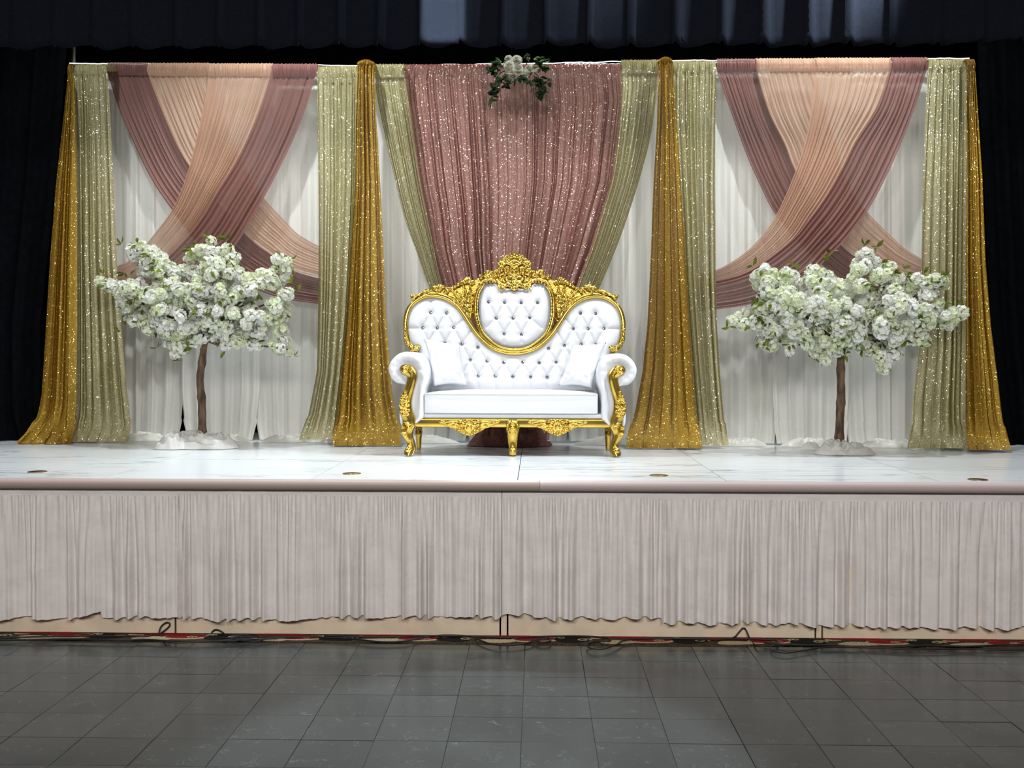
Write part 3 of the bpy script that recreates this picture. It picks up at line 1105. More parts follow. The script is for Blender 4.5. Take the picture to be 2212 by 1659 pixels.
tieback([(811, 146), (814, 205), (840, 330), (873, 467), (902, 550), (927, 621), (958, 690), (985, 760)],
        [(872, 146), (892, 288), (908, 392), (929, 496), (953, 608), (982, 690), (1002, 760)], 62, 'champagne sequin drape pulled aside left of the rose curtain')
tieback([(1343, 138), (1342, 217), (1325, 371), (1303, 454), (1278, 537), (1249, 616), (1222, 690), (1200, 760)],
        [(1422, 136), (1420, 184), (1405, 296), (1376, 404), (1343, 504), (1310, 587), (1268, 680), (1225, 760)], 63, 'champagne sequin drape pulled aside right of the rose curtain')

# ------------------------------------------------------------------ sofa
S4 = 0.31345


def Q(X, Y4):
    return 800 + X * S4, 500 + Y4 * S4


CX = 993.0                       # centre line of the sofa in the zoomed frame
SLOPE = 0.0085                   # right side sits a touch lower in the view


def yback(Y4):
    return 8.03 + (1080 - Y4) / 940.0 * 0.17


def K(X, Y4, d=0.0):
    """place on the leaning back, d metres proud of it"""
    px, py = Q(X, Y4)
    p = P(px, py, yback(Y4))
    return Vector((p.x, p.y - d, p.z))


def KF(X, Y4, Y):
    px, py = Q(X, Y4)
    return P(px, py, Y)


fc = P(1108, 985, 7.8)
sofa = thing('throne_sofa', (fc.x, 7.85, STAGE_Z), 'white tufted loveseat with carved gold frame and rolled arms, centre stage', 'sofa')
MPX = S4 * 8.1 / F               # metres per zoom pixel near the back

half = [(668, 826), (700, 800), (728, 760), (742, 690), (748, 625), (730, 545), (690, 490), (625, 453), (555, 443), (475, 459), (405, 502), (355, 560), (303, 640), (253, 710), (195, 770), (135, 808), (65, 830), (0, 836)]
lineL = [(CX - a, b) for a, b in half]
lineR = [(CX + a, b + 6 * (a / 700)) for a, b in half[::-1]]
topline = catmull(lineL + lineR[1:], 300)


def tube2(mb, pts, rad, d=0.0, n=10):
    mb.tube([K(x, y, d if not hasattr(d, '__len__') else d[i]) for i, (x, y) in enumerate(pts)], rad, n)


def scroll(mb, cx, cy, r, a0, turns, s, rad, d=0.02, inner=0.25, rise=0.01):
    n = int(14 + 16 * turns)
    pts, rr, dd = [], [], []
    for k in range(n):
        t = k / (n - 1)
        a = a0 + s * t * turns * 2 * PI
        q = r * (1 - (1 - inner) * t)
        pts.append((cx + q * math.cos(a), cy + q * math.sin(a)))
        rr.append(rad * MPX * (1 - 0.45 * t))
        dd.append(d + rise * t)
    tube2(mb, pts, rr, dd, 8)
    mb.ball(K(cx, cy, d + rise), rad * MPX * 1.15)


def leafc(mb, p0, p1, p2, w, d=0.02, lobes=4, curl=0.02, n=16):
    """acanthus blade along the bezier p0 p1 p2"""
    arr = []
    for i in range(n + 1):
        t = i / n
        x = (1 - t) ** 2 * p0[0] + 2 * t * (1 - t) * p1[0] + t * t * p2[0]
        y = (1 - t) ** 2 * p0[1] + 2 * t * (1 - t) * p1[1] + t * t * p2[1]
        tx = 2 * (1 - t) * (p1[0] - p0[0]) + 2 * t * (p2[0] - p1[0])
        ty = 2 * (1 - t) * (p1[1] - p0[1]) + 2 * t * (p2[1] - p1[1])
        l_ = math.hypot(tx, ty) or 1
        nx, ny = -ty / l_, tx / l_
        ww = w * (math.sin(PI * min(1, 0.12 + 0.88 * t) ** 0.8) * 0.9 + 0.1) * (0.72 + 0.28 * abs(math.sin(lobes * PI * t)))
        lift = d + curl * t * t + 0.006 * math.sin(lobes * PI * t) ** 2
        row = []
        for s, h in ((-1, -0.016), (-0.72, 0.002), (-0.38, -0.004), (0, 0.006), (0.38, -0.004), (0.72, 0.002), (1, -0.016)):
            row.append(K(x + nx * s * ww, y + ny * s * ww, lift + h))
        row += [K(x + nx * 0.6 * ww, y + ny * 0.6 * ww, lift - 0.028), K(x - nx * 0.6 * ww, y - ny * 0.6 * ww, lift - 0.028)]
        arr.append(row)
    n0 = len(mb.v)
    mb.grid(arr, wrap_u=True)
    m_ = len(arr[0])
    mb.f.append(tuple(n0 + k for k in range(m_)))
    mb.f.append(tuple(n0 + n * m_ + k for k in range(m_))[::-1])


def rosette(mb, x, y, r, d=0.03, n=6, ph=0.0):
    for k in range(n):
        a = ph + 2 * PI * k / n
        c = K(x + r * 0.62 * math.cos(a), y + r * 0.62 * math.sin(a), d)
        mb.ball(c, (r * 0.42 * MPX, 0.010, r * 0.42 * MPX), 8, 6)
    mb.ball(K(x, y, d + 0.008), (r * 0.34 * MPX, 0.012, r * 0.34 * MPX), 8, 6)


def bead(mb, x, y, r, d=0.025):
    mb.ball(K(x, y, d), (r * MPX, r * MPX * 1.1, r * MPX), 10, 6)


# white back panel with deep buttoning
BUT = [(418, 562), (527, 564), (363, 666), (463, 667), (575, 664), (632, 777), (515, 772), (400, 770), (742, 800), (690, 887), (575, 887), (805, 895), (921, 905), (1050, 903),
       (1163, 907), (1280, 903), (1400, 900), (745, 997), (862, 997), (982, 1001), (1105, 1004), (1218, 1006), (630, 997), (1335, 1004), (1447, 565), (1551, 567), (1398, 672), (1500, 672),
       (1609, 670), (1336, 787), (1452, 779), (1550, 781), (1228, 808)]
MBUT = [(817, 489), (926, 492), (1040, 494), (1152, 494), (869, 600), (984, 600), (1099, 597), (923, 708), (1042, 711)]


def seams(bs):
    out = []
    for i, a in enumerate(bs):
        for b in bs[i + 1:]:
            if 60 < abs(a[1] - b[1]) < 135 and abs(a[0] - b[0]) < 92:
                out.append((a, b))
    return out


def upholstery(name, poly, bs, step, base, parent, puff=0.035, edge_w=60.0, extra=()):
    xs_ = np.arange(min(p[0] for p in poly) - step, max(p[0] for p in poly) + step, step)
    ys_ = np.arange(min(p[1] for p in poly) - step, max(p[1] for p in poly) + step, step)
    gx, gy = np.meshgrid(xs_, ys_)
    ins = inside(poly, gx, gy)
    pa = np.array(poly)
    ed = np.full(gx.shape, 1e9)
    for i in range(len(pa)):
        a, b = pa[i], pa[(i + 1) % len(pa)]
        ab = b - a
        L2 = max(1e-6, (ab ** 2).sum())
        t = np.clip(((gx - a[0]) * ab[0] + (gy - a[1]) * ab[1]) / L2, 0, 1)
        ed = np.minimum(ed, np.hypot(gx - a[0] - t * ab[0], gy - a[1] - t * ab[1]))
    h = puff * (1 - np.exp(-ed / edge_w * 2.2))
    db = np.full(gx.shape, 1e9)
    for b in bs:
        db = np.minimum(db, np.hypot(gx - b[0], (gy - b[1]) * np.where(gy < b[1], 0.8, 1.05)))
    dip = 0.026 * np.exp(-(db / 15.0)) + 0.006 * np.exp(-(db / 40.0) ** 2)
    for a, b in list(seams(bs)) + list(extra):
        a, b = np.array(a), np.array(b)
        ab = b - a
        t = np.clip(((gx - a[0]) * ab[0] + (gy - a[1]) * ab[1]) / (ab ** 2).sum(), 0, 1)
        dd = np.hypot(gx - a[0] - t * ab[0], gy - a[1] - t * ab[1])
        dip = np.maximum(dip, 0.009 * np.exp(-(dd / 6.0)) + 0.006 * np.exp(-(dd / 26.0) ** 2))
    h = h - dip
    v, f, idx = [], [], -np.ones(gx.shape, int)
    keep = np.zeros(gx.shape, bool)
    cell = ins[:-1, :-1] | ins[1:, :-1] | ins[:-1, 1:] | ins[1:, 1:]
    keep[:-1, :-1] |= cell
    keep[1:, :-1] |= cell
    keep[:-1, 1:] |= cell
    keep[1:, 1:] |= cell
    for i, j in zip(*np.nonzero(keep)):
        idx[i, j] = len(v)
        v.append(K(gx[i, j], gy[i, j], base + float(h[i, j]) * (1 if ins[i, j] else 0)))
    for i, j in zip(*np.nonzero(cell)):
        f.append((idx[i, j], idx[i + 1, j], idx[i + 1, j + 1], idx[i, j + 1]))
    o = obj(name, v, f, MT['leather'], parent)
    hs = []
    for b in bs:
        k = np.argmin(np.hypot(gx - b[0], gy - b[1]))
        hs.append(base + float(h.flat[k]))
    return o, hs


bot = [(CX + 640, 1090), (CX - 640, 1090)]
side_l = [(CX - 640, 960), (CX - 655, 900)]
side_r = [(CX + 655, 900), (CX + 640, 960)]
poly_back = [tuple(p) for p in topline] + side_r + bot + side_l
ext = [((418, 562), (418, 470)), ((363, 666), (275, 668)), ((575, 664), (655, 600)), ((632, 777), (700, 685)), ((1609, 670), (1712, 674)), ((1398, 672), (1335, 590)), ((1336, 787), (1282, 685)),
       ((745, 997), (745, 1075)), ((862, 997), (862, 1075)), ((982, 1001), (982, 1075)), ((1105, 1004), (1105, 1075)), ((1218, 1006), (1218, 1075))]
back, hb_ = upholstery('backrest', poly_back, BUT, 5.0, 0.0, sofa, extra=ext)
pm_half = [(0, 405), (45, 400), (80, 404), (104, 410), (116, 392), (124, 372), (148, 362), (182, 366), (212, 380), (234, 420), (246, 475), (247, 540), (236, 620), (208, 695), (160, 752), (95, 792), (40, 804)]
poly_m = [(CX + 2 + a, b) for a, b in pm_half] + [(CX + 2, 806)] + [(CX + 2 - a, b) for a, b in pm_half[::-1][:-1]]
mext = [((869, 600), (805, 660)), ((1099, 597), (1180, 665)), ((923, 708), (923, 765)), ((1042, 711), (1042, 765))]
med, hm_ = upholstery('medallion_panel', poly_m, MBUT, 5.0, 0.018, sofa, puff=0.04, extra=mext)
bme = bpy.data.meshes.new('button')
bm = bmesh.new()
bmesh.ops.create_icosphere(bm, subdivisions=2, radius=0.0138)
for v_ in bm.verts:
    v_.co.y *= 0.7
bm.to_mesh(bme)
bm.free()
bme.materials.append(MT['crystal'])
for lst, hh, par in ((BUT, hb_, back), (MBUT, hm_, med)):
    for (x, y), d in zip(lst, hh):
        o = link('button', bme, None, par)
        o.location = K(x, y, d + 0.008)
tag(back, None)

# solid back board behind the upholstery
mb = MB()
mb.plate([K(x, y, -0.004) for x, y in poly_back[::3]], (0, 0.05, 0))
o = mb.build('back_board', MT['leather'], sofa)
smooth_angle(o, 40)

# gold mouldings
mb = MB()
tube2(mb, [tuple(p) for p in topline], 17 * MPX, 0.022, 12)
tube2(mb, [tuple(p) for p in catmull([(x, y - 20 if abs(x - CX) < 600 else y) for x, y in lineL[3:] + lineR[1:-3]], 200)], 8 * MPX, 0.03, 8)
o = mb.build('back_moulding', MT['gold_plain'], sofa)
voxel(o, 0.004)
mb = MB()
ring = [(CX + 2 + a * 1.0, b) for a, b in [(0, 822), (60, 816), (118, 796), (180, 752), (226, 700), (256, 625), (268, 545), (266, 470), (252, 412), (226, 372)]]
ringL = [(2 * (CX + 2) - x, y) for x, y in ring[::-1]]
tube2(mb, [tuple(p) for p in catmull(ringL + ring[1:], 120)], 15 * MPX, 0.034, 10)
inner = [(CX + 2 + (a - CX - 2) * 0.95, 560 + (b - 560) * 0.955) for a, b in ringL + ring[1:]]
tube2(mb, [tuple(p) for p in catmull(inner, 120)], 6 * MPX, 0.05, 8)
o = mb.build('medallion_moulding', MT['gold_plain'], sofa)
voxel(o, 0.004)

# carved cresting
mb = MB()
sil = [(0, 150), (48, 158), (85, 185), (112, 220), (122, 262), (160, 276), (198, 282), (222, 310), (262, 330), (292, 335), (330, 322), (370, 340), (400, 372), (450, 388), (492, 372), (540, 372), (575, 402), (640, 424), (690, 446), (712, 462),
       (690, 490), (640, 455), (560, 440), (480, 455), (410, 500), (360, 555), (310, 630), (285, 610), (275, 520), (268, 460), (248, 405), (222, 368), (180, 350), (146, 346), (118, 360), (110, 400), (70, 402), (0, 398)]
for s in (-1, 1):
    o_ = [K(CX + s * a, b + 3 * (s > 0), 0.006) for a, b in sil]
    mb.plate(o_, (0, 0.022, 0))
for s in (-1, 1):
    X = lambda a: CX + s * a
    jy = 4 if s > 0 else 0
    # centre shell half
    for k, a in enumerate((0.0, 0.30, 0.62, 0.95, 1.28)):
        if k == 0 and s < 0:
            continue
        r1 = 66 - 4 * k
        x0, y0 = X(6 * k), 236
        x1, y1 = X(math.sin(a) * r1 * 1.15), 232 - math.cos(a) * r1
        tube2(mb, [(x0, y0), ((x0 + x1) / 2, (y0 + y1) / 2), (x1, y1)], [6 * MPX, 9 * MPX, 11 * MPX], [0.03, 0.036, 0.032], 8)
        bead(mb, x1, y1, 15 if k else 20, 0.03)
    # mask and urn
    bead(mb, X(18), 250, 20, 0.042)
    bead(mb, X(30), 272, 13, 0.04)
    rosette(mb, X(88), 228, 32, 0.034, 6)
    rosette(mb, X(100), 268 + jy, 24, 0.03, 5, 0.4)
    bead(mb, X(62), 268, 15, 0.036)
    bead(mb, X(58), 292, 14, 0.036)
    leafc(mb, (X(12), 330), (X(34), 296), (X(28), 262), 13, 0.034, 2)
    scroll(mb, X(78), 318, 28, PI / 2 if s > 0 else PI / 2, 1.2, -s, 8, 0.026)
    leafc(mb, (X(60), 352), (X(112), 330), (X(112), 285), 15, 0.028, 3)
    # lower garland over the notch
    rosette(mb, X(40), 368, 20, 0.05, 5)
    rosette(mb, X(70), 386, 18, 0.048, 5, 0.6)
    bead(mb, X(98), 396, 13, 0.046)
    bead(mb, X(18), 392, 14, 0.048)
    bead(mb, X(92), 372, 11, 0.044)
    # side c-scroll over the white horn
    tube2(mb, [tuple(p) for p in catmull([(X(118), 352), (X(132), 340), (X(160), 332), (X(196), 338), (X(226), 356), (X(250), 388)], 24)], [8 * MPX + 4 * MPX * math.sin(k / 23 * PI) for k in range(24)], 0.042, 8)
    for k in range(6):
        bead(mb, X(128 + k * 20), 350 + (k - 1) ** 2 * 1.6, 8, 0.05)
    leafc(mb, (X(122), 322), (X(150), 270), (X(196), 292), 20, 0.026, 3)
    scroll(mb, X(182), 286, 22, PI, 1.3, s, 8, 0.03)
    leafc(mb, (X(150), 318), (X(195), 320), (X(232), 312), 15, 0.03, 3)
    scroll(mb, X(228), 318, 16, -PI / 2, 1.2, s, 7, 0.03)
    # great acanthus spray in the hollow
    leafc(mb, (X(300), 606), (X(284), 500), (X(262), 398), 18, 0.022, 5)
    leafc(mb, (X(302), 600), (X(308), 460), (X(300), 352), 22, 0.03, 5, 0.03)
    leafc(mb, (X(304), 596), (X(340), 440), (X(352), 350), 24, 0.034, 5, 0.03)
    leafc(mb, (X(306), 590), (X(350), 440), (X(450), 396), 30, 0.036, 6, 0.035)
    leafc(mb, (X(312), 580), (X(380), 480), (X(455), 446), 24, 0.03, 5, 0.02)
    leafc(mb, (X(318), 600), (X(350), 540), (X(392), 505), 15, 0.026, 3)
    rosette(mb, X(318), 338, 26, 0.044, 6)
    rosette(mb, X(352), 356, 22, 0.04, 5)
    rosette(mb, X(286), 352, 19, 0.038, 5, 0.5)
    bead(mb, X(385), 370, 17, 0.038)
    bead(mb, X(408), 386, 14, 0.034)
    for k in range(7):
        bead(mb, X(284 + 3 * k), 430 + k * 27, 8.5 - 0.5 * k, 0.036)
    # spray on the shoulder
    leafc(mb, (X(480), 452), (X(470), 400), (X(420), 398), 20, 0.028, 3)
    rosette(mb, X(512), 388, 24, 0.04, 6)
    rosette(mb, X(546), 392, 20, 0.036, 5)
    bead(mb, X(486), 384, 13, 0.036)
    scroll(mb, X(530), 418, 16, 0, 1.1, s, 7, 0.032)
    leafc(mb, (X(548), 420), (X(600), 398), (X(645), 432), 19, 0.026, 4)
    leafc(mb, (X(600), 428), (X(650), 424), (X(690), 462), 15, 0.026, 3)
    scroll(mb, X(690), 458, 17, PI if s > 0 else 0, 1.3, s, 9, 0.03)
    bead(mb, X(706), 446, 12, 0.03)
# urn in the middle
for yy, hw, r in ((300, 40, 9), (316, 46, 10), (332, 40, 8), (346, 48, 8)):
    tube2(mb, [(CX - hw, yy), (CX - hw / 2, yy + 3), (CX, yy + 4), (CX + hw / 2, yy + 3), (CX + hw, yy)], r * MPX, [0.03, 0.044, 0.048, 0.044, 0.03], 8)
bead(mb, CX, 262, 24, 0.044)
bead(mb, CX, 285, 18, 0.044)
rosette(mb, CX, 372, 24, 0.054, 6)
bead(mb, CX, 396, 18, 0.05)
crest = mb.build('carved_crest', MT['gold'], sofa)
voxel(crest, 0.0034)

# bead carving down the outer sides of the back
for s in (-1, 1):
    mb = MB()
    for k in range(12):
        t = k / 11
        x = CX + s * (752 - 6 * t - 60 * max(0, t - 0.6) ** 1.2 * 2.5)
        y = 675 + 135 * t
        bead(mb, x, y, 12 - 3 * abs(math.sin(k * 1.9)), 0.045)
        bead(mb, x - s * 12, y + 4, 8, 0.05)
    rosette(mb, CX + s * 700, 806, 24, 0.045, 6)
    rosette(mb, CX + s * 670, 812, 20, 0.045, 5)
    scroll(mb, CX + s * 664, 800, 18, 0, 1.2, s, 8, 0.035)
    leafc(mb, (CX + s * 745, 740), (CX + s * 735, 790), (CX + s * 690, 830), 16, 0.035, 3)
    o = mb.build('side_carving', MT['gold'], sofa)
    voxel(o, 0.0034)

# arms
YA = 7.60
armp = [(372, 1280), (372, 1110), (392, 1040), (399, 980), (390, 922), (362, 872), (312, 840), (245, 829), (186, 848), (142, 893), (124, 945), (140, 1005), (180, 1043), (222, 1052), (250, 1060), (240, 1110), (212, 1180), (200, 1240), (214, 1335), (300, 1335)]
for s in (-1, 1):
    fx = (lambda x: x) if s < 0 else (lambda x: 2 * 981 - x)
    jy = 12 if s > 0 else 0
    prof = catmull(armp + [armp[0]], 110)[:-1]
    hub = np.array([248.0, 950.0])
    rows = []
    cen = np.array([300.0, 1050.0])
    # front face: puffed rim, then in towards the gold support
    for q, dy in ((0.0, 0.015), (0.03, -0.002), (0.10, -0.016), (0.22, -0.022), (0.36, -0.018), (0.5, -0.004), (0.75, 0.0)):
        row = []
        for k, (x, y) in enumerate(prof):
            tgt = np.array([np.interp(y, [940, 1010, 1120, 1300], [252, 300, 290, 260]), max(950, min(1300, y))])
            if y < 1052 and x < 400:
                tgt = hub if y < 1000 or x < 250 else tgt
            p = np.array([x, y]) * (1 - q) + tgt * q
            ang = math.atan2(y - hub[1], x - hub[0])
            pl = 0.0
            if y < 1055:
                pl = 0.006 * (abs(math.sin(ang * 6.5)) ** 0.35 - 1) * math.exp(-((q - 0.3) / 0.2) ** 2)
            w = KF(fx(p[0]), p[1] + jy, YA)
            row.append((w.x, YA + dy - pl, w.z))
        rows.append(row)
    rows = rows[::-1]
    for yy in (YA + 0.05, 7.8, 8.0, 8.11):
        rows.append([(KF(fx(x), y + jy, YA).x, yy, KF(fx(x), y + jy, YA).z) for x, y in prof])
    mb = MB()
    mb.grid(rows, wrap_u=True)
    n = len(prof)
    mb.f.append(tuple(range(n)))
    mb.f.append(tuple(range(len(mb.v) - n, len(mb.v)))[::-1])
    mb.build('armrest', MT['leather'], sofa)
    # gilt front support running down into the leg
    Lp = [(356, 296), (300, 318), (276, 368), (304, 424), (370, 448), (384, 490), (370, 560), (350, 640), (310, 720), (285, 820), (275, 920), (292, 1000), (318, 1060), (313, 1130), (298, 1190), (302, 1250), (334, 1300), (368, 1345), (384, 1400), (370, 1450), (345, 1490), (348, 1535)]
    Rp = [(360, 294), (420, 306), (478, 342), (518, 400), (524, 480), (500, 590), (466, 720), (450, 820), (455, 900), (472, 970), (492, 1020), (502, 1080), (498, 1150), (470, 1200), (456, 1250), (462, 1310), (486, 1380), (500, 1440), (490, 1505), (462, 1545)]
    z6 = lambda p: ((820 + p[0] * 0.15674 - 800) / S4, (740 + p[1] * 0.15674 - 500) / S4)
    Lc, Rc = catmull([z6(p) for p in Lp], 60), catmull([z6(p) for p in Rp], 60)
    arr = []
    for i in range(60):
        row = []
        for q, d in ((0, -0.055), (0, -0.012), (0.06, 0.004), (0.18, 0.006), (0.3, 0.014), (0.5, 0.020), (0.7, 0.014), (0.82, 0.006), (0.94, 0.004), (1, -0.012), (1, -0.055)):
            x = Lc[i][0] * (1 - q) + Rc[i][0] * q
            y = Lc[i][1] * (1 - q) + Rc[i][1] * q
            k = i / 59
            yy = YA - 0.025 - 0.03 * max(0, (k - 0.82) / 0.18) ** 1.5
            w = KF(fx(x), y + jy * 0.6, YA)
            row.append((w.x, yy - d, max(w.z, STAGE_Z + 0.001)))
        arr.append(row)
    mb = MB()
    n0 = len(arr[0])
    mb.grid(arr, wrap_u=True)
    mb.f.append(tuple(range(n0)))
    mb.f.append(tuple(range(len(mb.v) - n0, len(mb.v)))[::-1])
    sup = mb.build('arm_support', MT['gold_plain'], sofa)
    smooth_angle(sup, 55)

    # carving on the support
    class KK:
        pass
    mb = MB()
    oldK = K

    def K(X_, Y_, d=0.0):
        w = KF(X_, Y_ + jy * 0.6, YA)
        return Vector((w.x, YA - 0.03 - d, w.z))
    zz = lambda x, y: ((fx(z6((x, y))[0])), z6((x, y))[1])
    globals()['K'] = K
    scroll(mb, *zz(350, 368), 24, 0 if s < 0 else PI, 1.4, -s, 8, 0.014)
    leafc(mb, zz(380, 330), zz(470, 370), zz(455, 490), 14, 0.012, 3, 0.01)
    leafc(mb, zz(340, 330), zz(400, 310), zz(440, 360), 11, 0.016, 3, 0.01)
    for (x, y, r) in ((362, 665, 10), (358, 705, 14), (330, 740, 17), (378, 745, 15), (315, 800, 18), (366, 805, 19), (405, 800, 12), (310, 865, 20), (362, 872, 20), (405, 860, 13), (318, 930, 19), (368, 935, 19), (410, 930, 13), (345, 985, 17), (390, 985, 14)):
        rosette(mb, *zz(x, y), r, 0.014, 5, x * 0.1)
    for k in range(7):
        a = -0.2 + k * 0.36
        tip = (392 - 92 * math.cos(a + 0.9) * 0.8, 1090 + 100 * math.sin(a + 0.3))
        leafc(mb, zz(400, 1085), zz((400 + tip[0]) / 2, (1085 + tip[1]) / 2), zz(*tip), 7, 0.012, 2, 0.008)
    for k in range(5):
        a = PI * (0.15 + 0.17 * k)
        leafc(mb, zz(345, 1215), zz(345 + 40 * math.cos(a), 1225 + 30 * math.sin(a)), zz(350 + 62 * math.cos(a), 1228 + 55 * math.sin(a)), 7, 0.01, 2, 0.006)
    rosette(mb, *zz(330, 1160), 16, 0.014, 5)
    mbf = MB()
    scroll(mbf, *zz(410, 1468), 20, 0 if s < 0 else PI, 1.3, s, 8, 0.03)
    leafc(mbf, zz(430, 1380), zz(440, 1430), zz(380, 1480), 12, 0.03, 3, 0.01)
    globals()['K'] = oldK
    K = oldK
    o = mb.build('support_carving', MT['gold'], sup)
    voxel(o, 0.003)
    o = mbf.build('foot_carving', MT['gold'], sup)
    voxel(o, 0.003)

# seat cushion, deck and rail
a, b = KF(374, 1114, 7.60), KF(1566, 1122, 7.60)
zb = KF(980, 1256, 7.60).z
zt_ = (a.z + b.z) / 2
arr = []
nx, ny = 60, 16


def roundbox(name, x0, x1, y0, y1, z0, z1, r, mat, parent, crown=0.0, nx=40, ny=14):
    """soft block: loops around the section in y/z, swept in x with rounded ends"""
    sec = []
    for cx, cz, a0 in ((y0 + r, z1 - r, PI / 2), (y0 + r, z0 + r, PI), (y1 - r, z0 + r, 1.5 * PI), (y1 - r, z1 - r, 0)):
        for k in range(5):
            t = a0 + PI / 2 * k / 4
            sec.append((cx + r * math.cos(t), cz + r * math.sin(t)))
    top = [(y1 - r + (y0 - y1 + 2 * r) * k / ny, z1) for k in range(1, ny)]
    sec = sec + top
    rows = []
    my, mz = (y0 + y1) / 2, (z0 + z1) / 2
    for i in range(nx + 1):
        t = i / nx
        if i == 0 or i == nx:
            sc = 1 - r * 0.5 / (z1 - z0)
        else:
            sc = 1.0
        x = x0 + (x1 - x0) * t
        row = []
        for y, z in sec:
            zz_ = z
            if z >= z1 - 1e-5:
                ky = 1 - abs((y - my) / ((y1 - y0) / 2)) ** 4
                zz_ += crown * (1 - abs(2 * t - 1) ** 4) * max(0, ky)
            row.append((x, my + (y - my) * sc, mz + (zz_ - mz) * sc))
        rows.append(row)
    mb = MB()
    mb.grid(rows, wrap_u=True)
    n = len(sec)
    mb.f.append(tuple(range(n)))
    mb.f.append(tuple(range(len(mb.v) - n, len(mb.v)))[::-1])
    o = mb.build(name, mat, parent)
    smooth_angle(o, 60)
    return o


roundbox('seat_cushion', a.x, b.x, 7.585, 8.03, zb, zt_, 0.008, MT['leather'], sofa, crown=0.022)
# piping along the two front edges of the cushion
for z_ in (zt_ - 0.003, zb + 0.006):
    mb = MB()
    mb.tube([(a.x + 0.004, 7.584, z_), ((a.x + b.x) / 2, 7.582, z_), (b.x - 0.004, 7.584, z_)], 0.0035, 8)
    mb.build('piping', MT['leather'], sofa)
z0 = KF(980, 1288, 7.61).z
roundbox('seat_deck', KF(340, 1280, 7.62).x, KF(1640, 1280, 7.62).x, 7.612, 8.10, z0, zb - 0.001, 0.006, MT['leather'], sofa)
zr0 = KF(980, 1352, 7.6).z
roundbox('front_rail', KF(300, 1300, 7.6).x, KF(1660, 1300, 7.6).x, 7.60, 7.66, zr0, z0, 0.012, MT['gold_plain'], sofa)
roundbox('seat_frame', KF(330, 1300, 7.6).x, KF(1640, 1300, 7.6).x, 7.665, 8.14, zr0 + 0.01, z0, 0.008, MT['dark'], sofa)

oldK = K


def Kr(X_, Y_, d=0.0):
    w = KF(X_, Y_, 7.6)
    return Vector((w.x, 7.60 - d, w.z))


K = Kr
for cx in (682, 1290):
    mb = MB()
    sil = [(-200, 1296), (-205, 1318), (-170, 1338), (-120, 1352), (-80, 1378), (-30, 1400), (0, 1412), (30, 1400), (80, 1378), (120, 1352), (170, 1338), (205, 1318), (200, 1296), (150, 1306), (100, 1300), (0, 1290), (-100, 1300), (-150, 1306)]
    mb.plate([K(cx + a_, b_, 0.002) for a_, b_ in sil], (0, 0.02, 0))
    for s in (-1, 1):
        leafc(mb, (cx + s * 10, 1345), (cx + s * 70, 1330), (cx + s * 120, 1342), 15, 0.010, 4, 0.006)
        leafc(mb, (cx + s * 70, 1352), (cx + s * 130, 1348), (cx + s * 196, 1312), 15, 0.010, 5, 0.006)
        leafc(mb, (cx + s * 20, 1352), (cx + s * 50, 1376), (cx + s * 92, 1372), 13, 0.010, 3, 0.006)
        leafc(mb, (cx + s * 80, 1322), (cx + s * 120, 1322), (cx + s * 165, 1330), 10, 0.012, 3, 0.006)
        scroll(mb, cx + s * 190, 1308, 13, 0 if s > 0 else PI, 1.2, s, 6, 0.012)
        scroll(mb, cx + s * 60, 1310, 14, PI if s > 0 else 0, 1.2, s, 6, 0.012)
        for k in range(3):
            an = 0.12 + 0.36 * k
            leafc(mb, (cx, 1345), (cx + s * 30 * math.sin(an), 1345 + 34 * math.cos(an)), (cx + s * 62 * math.sin(an), 1345 + 64 * math.cos(an)), 8, 0.012, 2, 0.006)
            leafc(mb, (cx, 1345), (cx + s * 22 * math.sin(an), 1345 - 26 * math.cos(an)), (cx + s * 44 * math.sin(an), 1345 - 46 * math.cos(an)), 7, 0.012, 2, 0.006)
    rosette(mb, cx, 1345, 16, 0.018, 6)
    o = mb.build('apron_carving', MT['gold'], sofa)
    voxel(o, 0.003)
# middle front leg
mb = MB()
rows = []
for y, hw, d in ((1296, 22, 0.008), (1306, 40, 0.022), (1330, 46, 0.034), (1360, 46, 0.036), (1385, 41, 0.03), (1400, 37, 0.024), (1440, 32, 0.02), (1480, 27, 0.022), (1505, 28, 0.030), (1528, 28, 0.034), (1541, 24, 0.030)):
    rows.append([(lambda p: (p.x, p.y, max(p.z, STAGE_Z + 0.001)))(K(981 + hw * c_, y, d * f_)) for c_, f_ in ((-1, -1.6), (-1, 0.1), (-0.8, 0.62), (-0.4, 0.9), (0, 1.0), (0.4, 0.9), (0.8, 0.62), (1, 0.1), (1, -1.6))])
mb.grid(rows, wrap_u=True)
n = len(rows[0])
mb.f.append(tuple(range(n)))
mb.f.append(tuple(range(len(mb.v) - n, len(mb.v)))[::-1])
mleg = mb.build('leg', MT['gold_plain'], sofa)
mb = MB()
rosette(mb, 981, 1312, 16, 0.03, 6)
bead(mb, 981, 1344, 15, 0.036)
for s in (-1, 1):
    leafc(mb, (981 + s * 14, 1310), (981 + s * 44, 1330), (981 + s * 34, 1380), 9, 0.022, 3, 0.004)
    leafc(mb, (981 + s * 4, 1356), (981 + s * 20, 1372), (981 + s * 22, 1398), 8, 0.032, 2, 0.004)
    tube2(mb, [(981 + s * 32, 1400), (981 + s * 28, 1440), (981 + s * 23, 1482)], 4 * MPX, 0.012, 6)
    bead(mb, 981 + s * 13, 1500, 9, 0.03)
bead(mb, 981, 1508, 13, 0.034)
leafc(mb, (981, 1480), (981, 1500), (981, 1536), 14, 0.03, 3, 0.006)
o = mb.build('leg_carving', MT['gold'], mleg)
voxel(o, 0.003)
K = oldK
